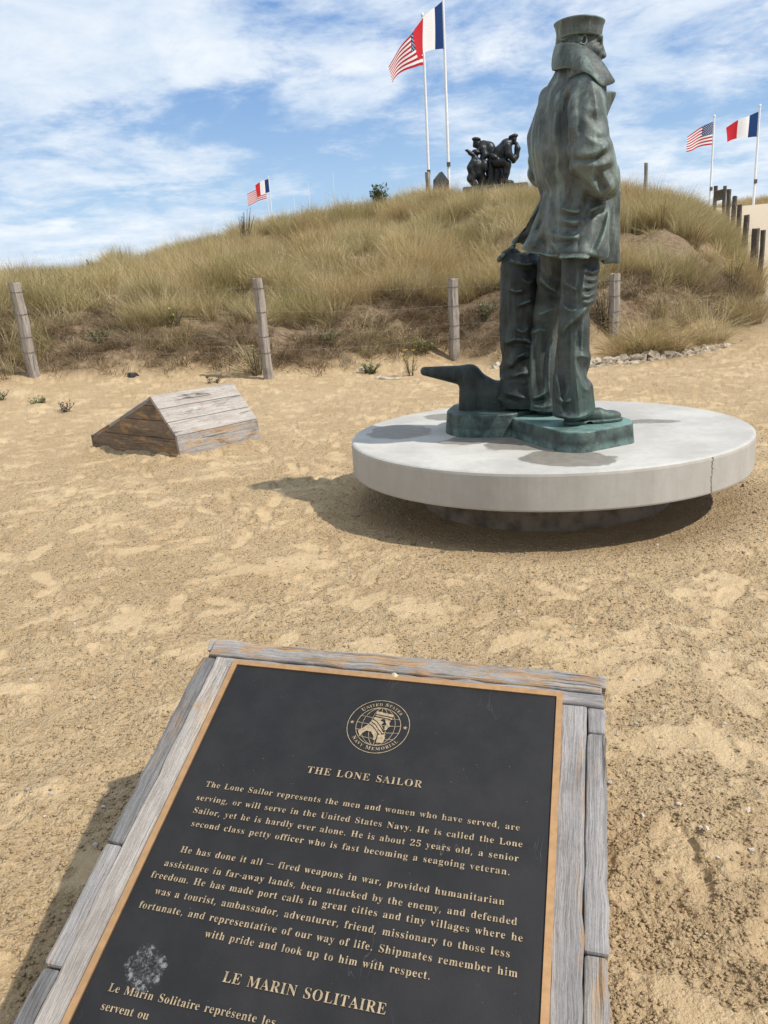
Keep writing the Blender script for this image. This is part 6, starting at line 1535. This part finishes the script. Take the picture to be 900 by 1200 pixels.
gr = np.random.default_rng(77)
def scatter(n, azr, Dr):
    az = gr.uniform(*azr, n); D = np.sqrt(gr.uniform(Dr[0] ** 2, Dr[1] ** 2, n)); a = np.radians(az); return np.sin(a) * D, np.cos(a) * D
x, y = scatter(76000, (-36, 36), (12.5, 36)); z, u, sd = ground_z(x, y)
D = np.hypot(x, y)
clump = fbm(x * .8, y * .8, 3, 500)
inz = (u > 2.55 + .8 * fbm(x * .7, y * .7, 2, 501)) & ((sd < -.05) | (D < 14.5))
keep = inz & (gr.uniform(0, 1, len(x)) < (.30 + 1.05 * clump) * np.where(D > 27, .55, 1))
azp = np.degrees(np.arctan2(x, y)); keep &= ~((azp > 24.8) & (D < 18.0) & (sd > -.6))
# eroded hollow under the hump at the right is thin
hol = np.exp(-(((azp - 17) / 4.5) ** 2 + ((u - 1.6) / 1.6) ** 2)); keep &= gr.uniform(0, 1, len(x)) > hol * .95
x, y, z, u = x[keep], y[keep], z[keep], u[keep]; n = len(x); azp = azp[keep]; sd = sd[keep]
r_ = gr.uniform(0, 1, n); idx = np.where(r_ < .60, gr.integers(0, 5, n), np.where(r_ < .85, gr.integers(5, 8, n), np.where(r_ < .93, gr.integers(8, 11, n), gr.integers(11, 13, n))))
rot = np.stack([gr.normal(0, .14, n), gr.normal(0, .14, n), gr.uniform(0, 6.28, n)], 1)
scl = gr.uniform(.65, 1.15, n) * (.75 + .25 * sstep(1.5, 4, u))
print('grass tufts', n)
meadow('dune_grass', x, y, z - .02, rot, scl, idx)
# torn roots and withered tufts on the eroded bank
x, y = scatter(16000, (-34, 34), (12.0, 21)); z, u, sd = ground_z(x, y)
dn = fbm(x * 1.2, y * 1.2, 3, 600)
keep = (u > .15) & (u < 3.9) & (sd < -.2) & (gr.uniform(0, 1, len(x)) < (.42 + .7 * dn) * sstep(.1, 1.3, u))
x, y, z, u = x[keep], y[keep], z[keep], u[keep]; n = len(x)
meadow('withered_undergrowth', x, y, z - .01, np.stack([gr.normal(0, .3, n), gr.normal(0, .3, n), gr.uniform(0, 6.28, n)], 1), gr.uniform(.45, 1.05, n), np.where((gr.uniform(0, 1, n) < .09) & (fbm(x * .9, y * .9, 2, 77) > .0), gr.integers(0, 8, n), gr.integers(8, 11, n)))
# grass on the low dune beyond the ramp
x, y = scatter(2500, (21, 34), (50, 60)); z, u, sd = ground_z(x, y)
keep = np.exp(-(((x - 26.6) / 4.2) ** 2 + ((y - 54.5) / 3.0) ** 2)) > .30
x, y, z = x[keep], y[keep], z[keep]; n = len(x)
meadow('far_grass', x, y, z, np.stack([gr.normal(0, .1, n), gr.normal(0, .1, n), gr.uniform(0, 6.28, n)], 1), gr.uniform(.6, 1.1, n), gr.integers(0, 8, n))

# countable clumps of marram at the right foot of the dune
for az, D, s, seed, lab in ((18.9, 13.75, 1.12, 1, 'big arching marram clump hiding the base of the grey post'), (20.4, 13.9, 1.0, 2, 'arching marram clump above the dry stone edging'), (22.9, 15.3, 1.15, 3, 'drooping marram clump near the right end of the stone edging'),
                            (17.6, 13.45, .6, 4, 'small pale marram clump hugging the grey post'), (25.3, 16.8, 1.15, 5, 'marram clump at the bottom right corner of the dune')):
    x, y = polar(az, D); VV, FF, TT, HH, o_ = [], [], [], [], 0
    for k in range(4):
        V, Fq, t, h = tuft(120, .20, .45, .95, .85, .0042, 900 + seed * 10 + k, 6, .9, (-.1, -.15)); V = V * s + np.array([math.cos(k * 1.7) * .16, math.sin(k * 1.7) * .16, 0])
        VV.append(V); FF.append(Fq + o_); TT.append(t); HH.append(h); o_ += len(V)
    me = np_mesh('grass_clump', np.concatenate(VV), np.concatenate(FF), attrs=dict(tone=np.concatenate(TT), hgt=np.concatenate(HH)))
    o = link_mesh('grass_clump', me, M_GRASS); o.location = (x, y, gz(x, y) - .02); tag(o, lab, 'grass clump', 'marram clumps at the right foot of the dune')

# ------------------------------------------------------------------ plants
def plant(name, az, D, h, spread, n, leafmat, label, flower=None, seed=1, leaf=.035, zoff=0, stem=None, group=None, fat=1):
    g = np.random.default_rng(seed); x, y = polar(az, D)
    t = thing(name, label, 'plant', (x, y, gz(x, y) + zoff), group=group)
    st = MB(); V, Fq, FV_, FF_ = [], [], [], []
    for i in range(n):
        a, r0 = g.uniform(0, 6.28), g.uniform(0, spread * .35); b = Vector((math.cos(a) * r0, math.sin(a) * r0, -.03)); tip = Vector((math.cos(a) * g.uniform(.3, 1) * spread, math.sin(a) * g.uniform(.3, 1) * spread, h * g.uniform(.6, 1)))
        pts = [b + (tip - b) * k / 4 + Vector((0, 0, .08 * h * math.sin(math.pi * k / 4))) for k in range(5)]; st.tube(pts, [q * fat for q in (.0045, .004, .0035, .003, .002)], 4)
        for k in range(1, 5):
            for e in range(3):
                p = pts[k] + Vector(g.normal(0, .012, 3)); dd = Vector(g.normal(0, 1, 3)); dd.z = abs(dd.z) * .6; dd.normalize(); s = dd.cross(Vector((0, 0, 1))).normalized() * leaf * .28; q = p + dd * leaf * g.uniform(.7, 1.5)
                k0 = len(V); V += [p, (p + q) / 2 + s, q, (p + q) / 2 - s]; Fq.append((k0, k0 + 1, k0 + 2, k0 + 3))
        if flower is not None:
            p = tip + Vector((0, 0, .01)); m = 8
            FV_ = [tuple(p)] + [tuple(p + Vector((math.cos(j * .785), math.sin(j * .785), .35 - .3 * (j % 2))) * (.028 - .007 * (j % 2))) for j in range(m)]; FF_ = [(0, 1 + j, 1 + (j + 1) % m) for j in range(m)]
            fm = bpy.data.meshes.new('flower_head'); fm.from_pydata(FV_, [], FF_); link_mesh('flower_head', fm, flower, t)
    st.build('stems', stem or M_TWIG, t)
    me = bpy.data.meshes.new('leaves'); me.from_pydata([tuple(v) for v in V], [], Fq); link_mesh('leaves', me, leafmat, t)
plant('ragwort', 2.6, 12.2, .42, .16, 12, M_PALEGREEN, 'yellow green weed in flower left of the bronze horn', M_YELLOW, 3)
plant('ragwort', 13.9, 13.6, .40, .28, 22, M_PALEGREEN, 'leafy yellow weed behind the bronze duffel bag', M_YELLOW, 4)
plant('green_bush', 16.35, 14.2, .75, .32, 40, M_GREEN, 'bright green leafy bush left of the right hand grey post', None, 5)
plant('weed', -8.6, 12.25, .45, .26, 26, M_PALEGREEN, 'dull green weed at the foot of the upright grey post', None, 6)
plant('weed', -26.0, 11.8, .12, .16, 16, M_GREEN, 'bright green sprig on the sand at the left picture edge', None, 7)
plant('weed', -23.6, 11.3, .08, .14, 12, M_GREEN, 'tiny flat green sprig on the sand under the leaning post', None, 8)
plant('dry_twig', -22.0, 10.6, .13, .14, 9, M_TWIG, 'dark dead twig lying on the left sand', None, 9)
plant('dry_twig', -11.8, 11.9, .10, .16, 9, M_TWIG, 'low dry sprig behind the ridge of the open sand lectern', None, 19)
plant('dead_thistle', -8.6, 24.5, 1.45, .45, 12, M_TWIG, 'tall dark dead stalks on the dune slope below the distant flags', None, 10, .05, fat=3.2)
plant('ragwort', -6.3, 17.5, .55, .5, 34, M_PALEGREEN, 'pale yellow green bush above the upright grey post', None, 11)
plant('ragwort', -1.0, 18.2, .5, .55, 34, M_PALEGREEN, 'pale green patch of weeds mid slope, left of centre', None, 12)
plant('ragwort', 1.6, 18.8, .5, .5, 30, M_PALEGREEN, 'pale green weed mid slope with small yellow flowers', M_YELLOW, 13)
plant('sea_holly', -.1, 16.4, .30, .22, 16, M_PURPLE, 'greyish purple flower clump on the bank', None, 14)
plant('ragwort', 20.0, 20.0, .9, .12, 5, M_PALEGREEN, 'single yellow flower in grass right of the bronze coat', M_YELLOW, 15)
plant('ragwort', 24.4, 18.6, .75, .3, 16, M_PALEGREEN, 'yellow green weed in front of the dark ramp posts', M_YELLOW, 16)
plant('crest_plant', 1.02, 30.1, 1.05, .34, 60, M_GREEN, 'dark green plant growing over the stump on the crest', None, 17, .13, fat=2)
plant('crest_plant', -18.9, 24.5, 0.75, .22, 34, M_GREEN, 'dark green plant poking from the grass at the far left', None, 18, .08, fat=2)

for k, (az, D, h, sp, mt, lab) in enumerate(((-14.0, 14.6, .30, .25, M_PALEGREEN, 'yellowish weed on the bank above the wooden lectern'), (-3.2, 13.6, .26, .24, M_GREEN, 'low green weed on the brown bank between two posts'),
        (3.6, 13.9, .28, .3, M_PALEGREEN, 'low yellowish weed on the bank left of the post behind the bitt'), (8.2, 14.6, .32, .28, M_GREEN, 'green weed on the bank right of the post behind the bitt'), (-19.0, 14.4, .25, .22, M_GREEN, 'small green weed on the left bank by the leaning post'),
        (19.2, 13.5, .25, .3, M_GREEN, 'low green weed under the big arching marram clump'), (-.4, 12.6, .16, .2, M_GREEN, 'flat green weed on the sand above the pale stones'))):
    plant('weed', az, D, h, sp, 22, mt, lab, None, 60 + k, .045)

# ------------------------------------------------------------------ dry stone edging, loose stones, gravel
def rock(mb_v, mb_f, c, r, g):
    """one angular stone from a jittered icosphere-like block"""
    base = len(mb_v); pts = []
    n1, n2 = 5, 8; jig = g.uniform(.75, 1.2, (n1, n2)); ph = g.uniform(0, 6.28); q = Euler((g.normal(0, .25), g.normal(0, .25), ph)).to_matrix()
    for i in range(n1):
        th = math.pi * (i + .5) / n1
        for k in range(n2):
            a = 2 * math.pi * k / n2
            def se(v): return math.copysign(abs(v) ** .6, v)
            p = Vector((se(math.sin(th) * math.cos(a)) * r[0], se(math.sin(th) * math.sin(a)) * r[1], se(math.cos(th)) * r[2])) * jig[i, k]
            p = q @ p; mb_v.append((c[0] + p.x, c[1] + p.y, c[2] + p.z))
    for i in range(n1 - 1):
        for k in range(n2): mb_f.append((base + i * n2 + k, base + (i + 1) * n2 + k, base + (i + 1) * n2 + (k + 1) % n2, base + i * n2 + (k + 1) % n2))
    mb_f.append(tuple(base + k for k in range(n2))); mb_f.append(tuple(base + (n1 - 1) * n2 + k for k in reversed(range(n2))))
def stones(name, items, mat, seed):
    g = np.random.default_rng(seed); V, Fq = [], []
    for c, r in items: rock(V, Fq, c, r, g)
    me = bpy.data.meshes.new(name); me.from_pydata(V, [], Fq); me.update(); return link_mesh(name, me, mat)
g = np.random.default_rng(8); items = []
path_pts = [(9.0, 12.75), (12, 12.6), (15.5, 12.45), (17.6, 12.75), (20, 13.4), (22, 13.75), (24, 14.6), (26.2, 15.7), (28, 16.8)]
wp = [polar(*p) for p in path_pts]
for (x0, y0), (x1, y1), (a0, _) in zip(wp[:-1], wp[1:], path_pts):
    L = math.hypot(x1 - x0, y1 - y0); s = 0
    while s < L:
        w_ = g.uniform(.09, .21); t = s / L; x, y = x0 + (x1 - x0) * t, y0 + (y1 - y0) * t; tall = .17 if 13 < a0 < 19.9 else .12
        for lay_ in range(3 if tall > .2 else 2):
            hh = g.uniform(.038, .062); items.append(((x + g.normal(0, .03), y + g.normal(0, .03) + lay_ * .04, -.01 + tall * lay_ / 2.2), (w_ * .5, g.uniform(.07, .11), hh)))
        s += w_ * .85
o = stones('stone_edging', items, M_STONE, 9); tag(o, 'low dry stone edging of pale blocks along the right foot of the dune', 'stone wall')
for az, D, r, lab, mt in ((.2, 12.0, (.10, .05, .03), 'pale flat stone beside the yellow weed', M_STONE), (.9, 11.8, (.16, .06, .035), 'long pale flat stone in front of the bank', M_STONE), (-1.0, 12.8, (.12, .04, .03), 'pale stick shaped stone on the bank left of centre', M_STONE), (-17.3, 12.9, (.07, .05, .05), 'dark burrow stone on the left bank', M_SLATE)):
    x, y = polar(az, D); o = stones('loose_stone', [((0, 0, 0), r), ((r[0] * .8, .05, -.01), (r[0] * .6, r[1], r[2] * .8))], mt, int(D * 10)); o.location = (x, y, gz(x, y) + r[2] * .5); tag(o, lab, 'stone', 'loose stones at the dune foot')
items = []
for i in range(900):
    a = g.uniform(0, 6.28); rr = abs(g.normal(1.12, .13)); x, y = DISC_C[0] + math.cos(a) * rr, DISC_C[1] + math.sin(a) * rr; s = g.uniform(.003, .010)
    if rr < .8: continue
    items.append(((x, y, gz(x, y) - .036 * float(sstep(1.30, .95, np.float64(rr))) + .004), (s * 1.3, s, s * .8)))
o = stones('gravel', items, mat_flat('beach_gravel', (.36, .27, .17), .9, 0, .4, 3), 31); tag(o, None, None, None, 'stuff')
items = []
for i in range(420):
    az, D = g.uniform(-30, 32), 1.6 + 8 * g.uniform(0, 1) ** 1.6; x, y = polar(az, D); s = g.uniform(.0025, .006)
    items.append(((x, y, gz(x, y) + float(bil(relief, np.array([x]), np.array([y]))[0]) + s * .4), (s * 1.4, s, s * .7)))
o = stones('shell_grit', items, mat_flat('shell_chips', (.62, .54, .44), .8, 0, .5, 2), 33); tag(o, None, None, None, 'stuff')

# a crumb of pale stone left on the plaque's top edge
V, Fq = [], []
rock(V, Fq, (0, 0, 0), (.0085, .006, .007), np.random.default_rng(2)); me = bpy.data.meshes.new('stone_crumb'); me.from_pydata(V, [], Fq); me.update()
o = link_mesh('stone_crumb', me, mat_flat('chalky_yellow', (.66, .58, .36), .9, 0, .15), smooth=True)
o.matrix_world = Matrix.LocRotScale(near.location, near.rotation_euler, None) @ face @ Matrix.Translation((.010, -.0600, .006))
tag(o, 'small pale yellow crumb of stone resting on the top edge of the plaque', 'stone')

# loose clods of sand kicked about between the trodden plates
g = np.random.default_rng(41); n = 60000
az_ = np.radians(g.uniform(-33, 34, n)); D_ = .95 + 6.5 * g.uniform(0, 1, n) ** 1.5; x, y = np.sin(az_) * D_, np.cos(az_) * D_
sm_ = bil(smooth, x, y); keep = g.uniform(0, 1, n) < np.clip(1.05 - 1.35 * sm_, .03, 1); keep &= np.hypot(x - DISC_C[0], y - DISC_C[1]) > .8
x, y = x[keep], y[keep]; n = len(x); z = ground_z(x, y)[0] + bil(relief, x, y)
r0 = .0016 + .0042 * g.uniform(0, 1, n) ** 2.2
octa = np.array([(1, 0, 0), (0, 1, 0), (-1, 0, 0), (0, -1, 0), (0, 0, 1), (0, 0, -1), (.6, .6, .5), (-.6, .6, .5), (-.6, -.6, .5), (.6, -.6, .5)])
J = octa[None] * g.uniform(.7, 1.25, (n, 10, 1)); a_ = g.uniform(0, 6.28, n); ca, sa = np.cos(a_)[:, None], np.sin(a_)[:, None]
W_ = np.stack([(J[..., 0] * ca - J[..., 1] * sa) * 1.25, J[..., 0] * sa + J[..., 1] * ca, J[..., 2] * .8], -1) * r0[:, None, None] + np.stack([x, y, z + r0 * .25], -1)[:, None]
T_ = np.array([(0, 6, 9), (0, 1, 6), (1, 7, 6), (1, 2, 7), (2, 8, 7), (2, 3, 8), (3, 9, 8), (3, 0, 9), (4, 6, 7), (4, 7, 8), (4, 8, 9), (4, 9, 6), (5, 1, 0), (5, 2, 1), (5, 3, 2), (5, 0, 3)])
o = link_mesh('sand_clods', np_mesh('sand_clods', W_.reshape(-1, 3), (T_[None] + 10 * np.arange(n)[:, None, None]).reshape(-1, 3)), M_SAND); tag(o, None, None, None, 'stuff')
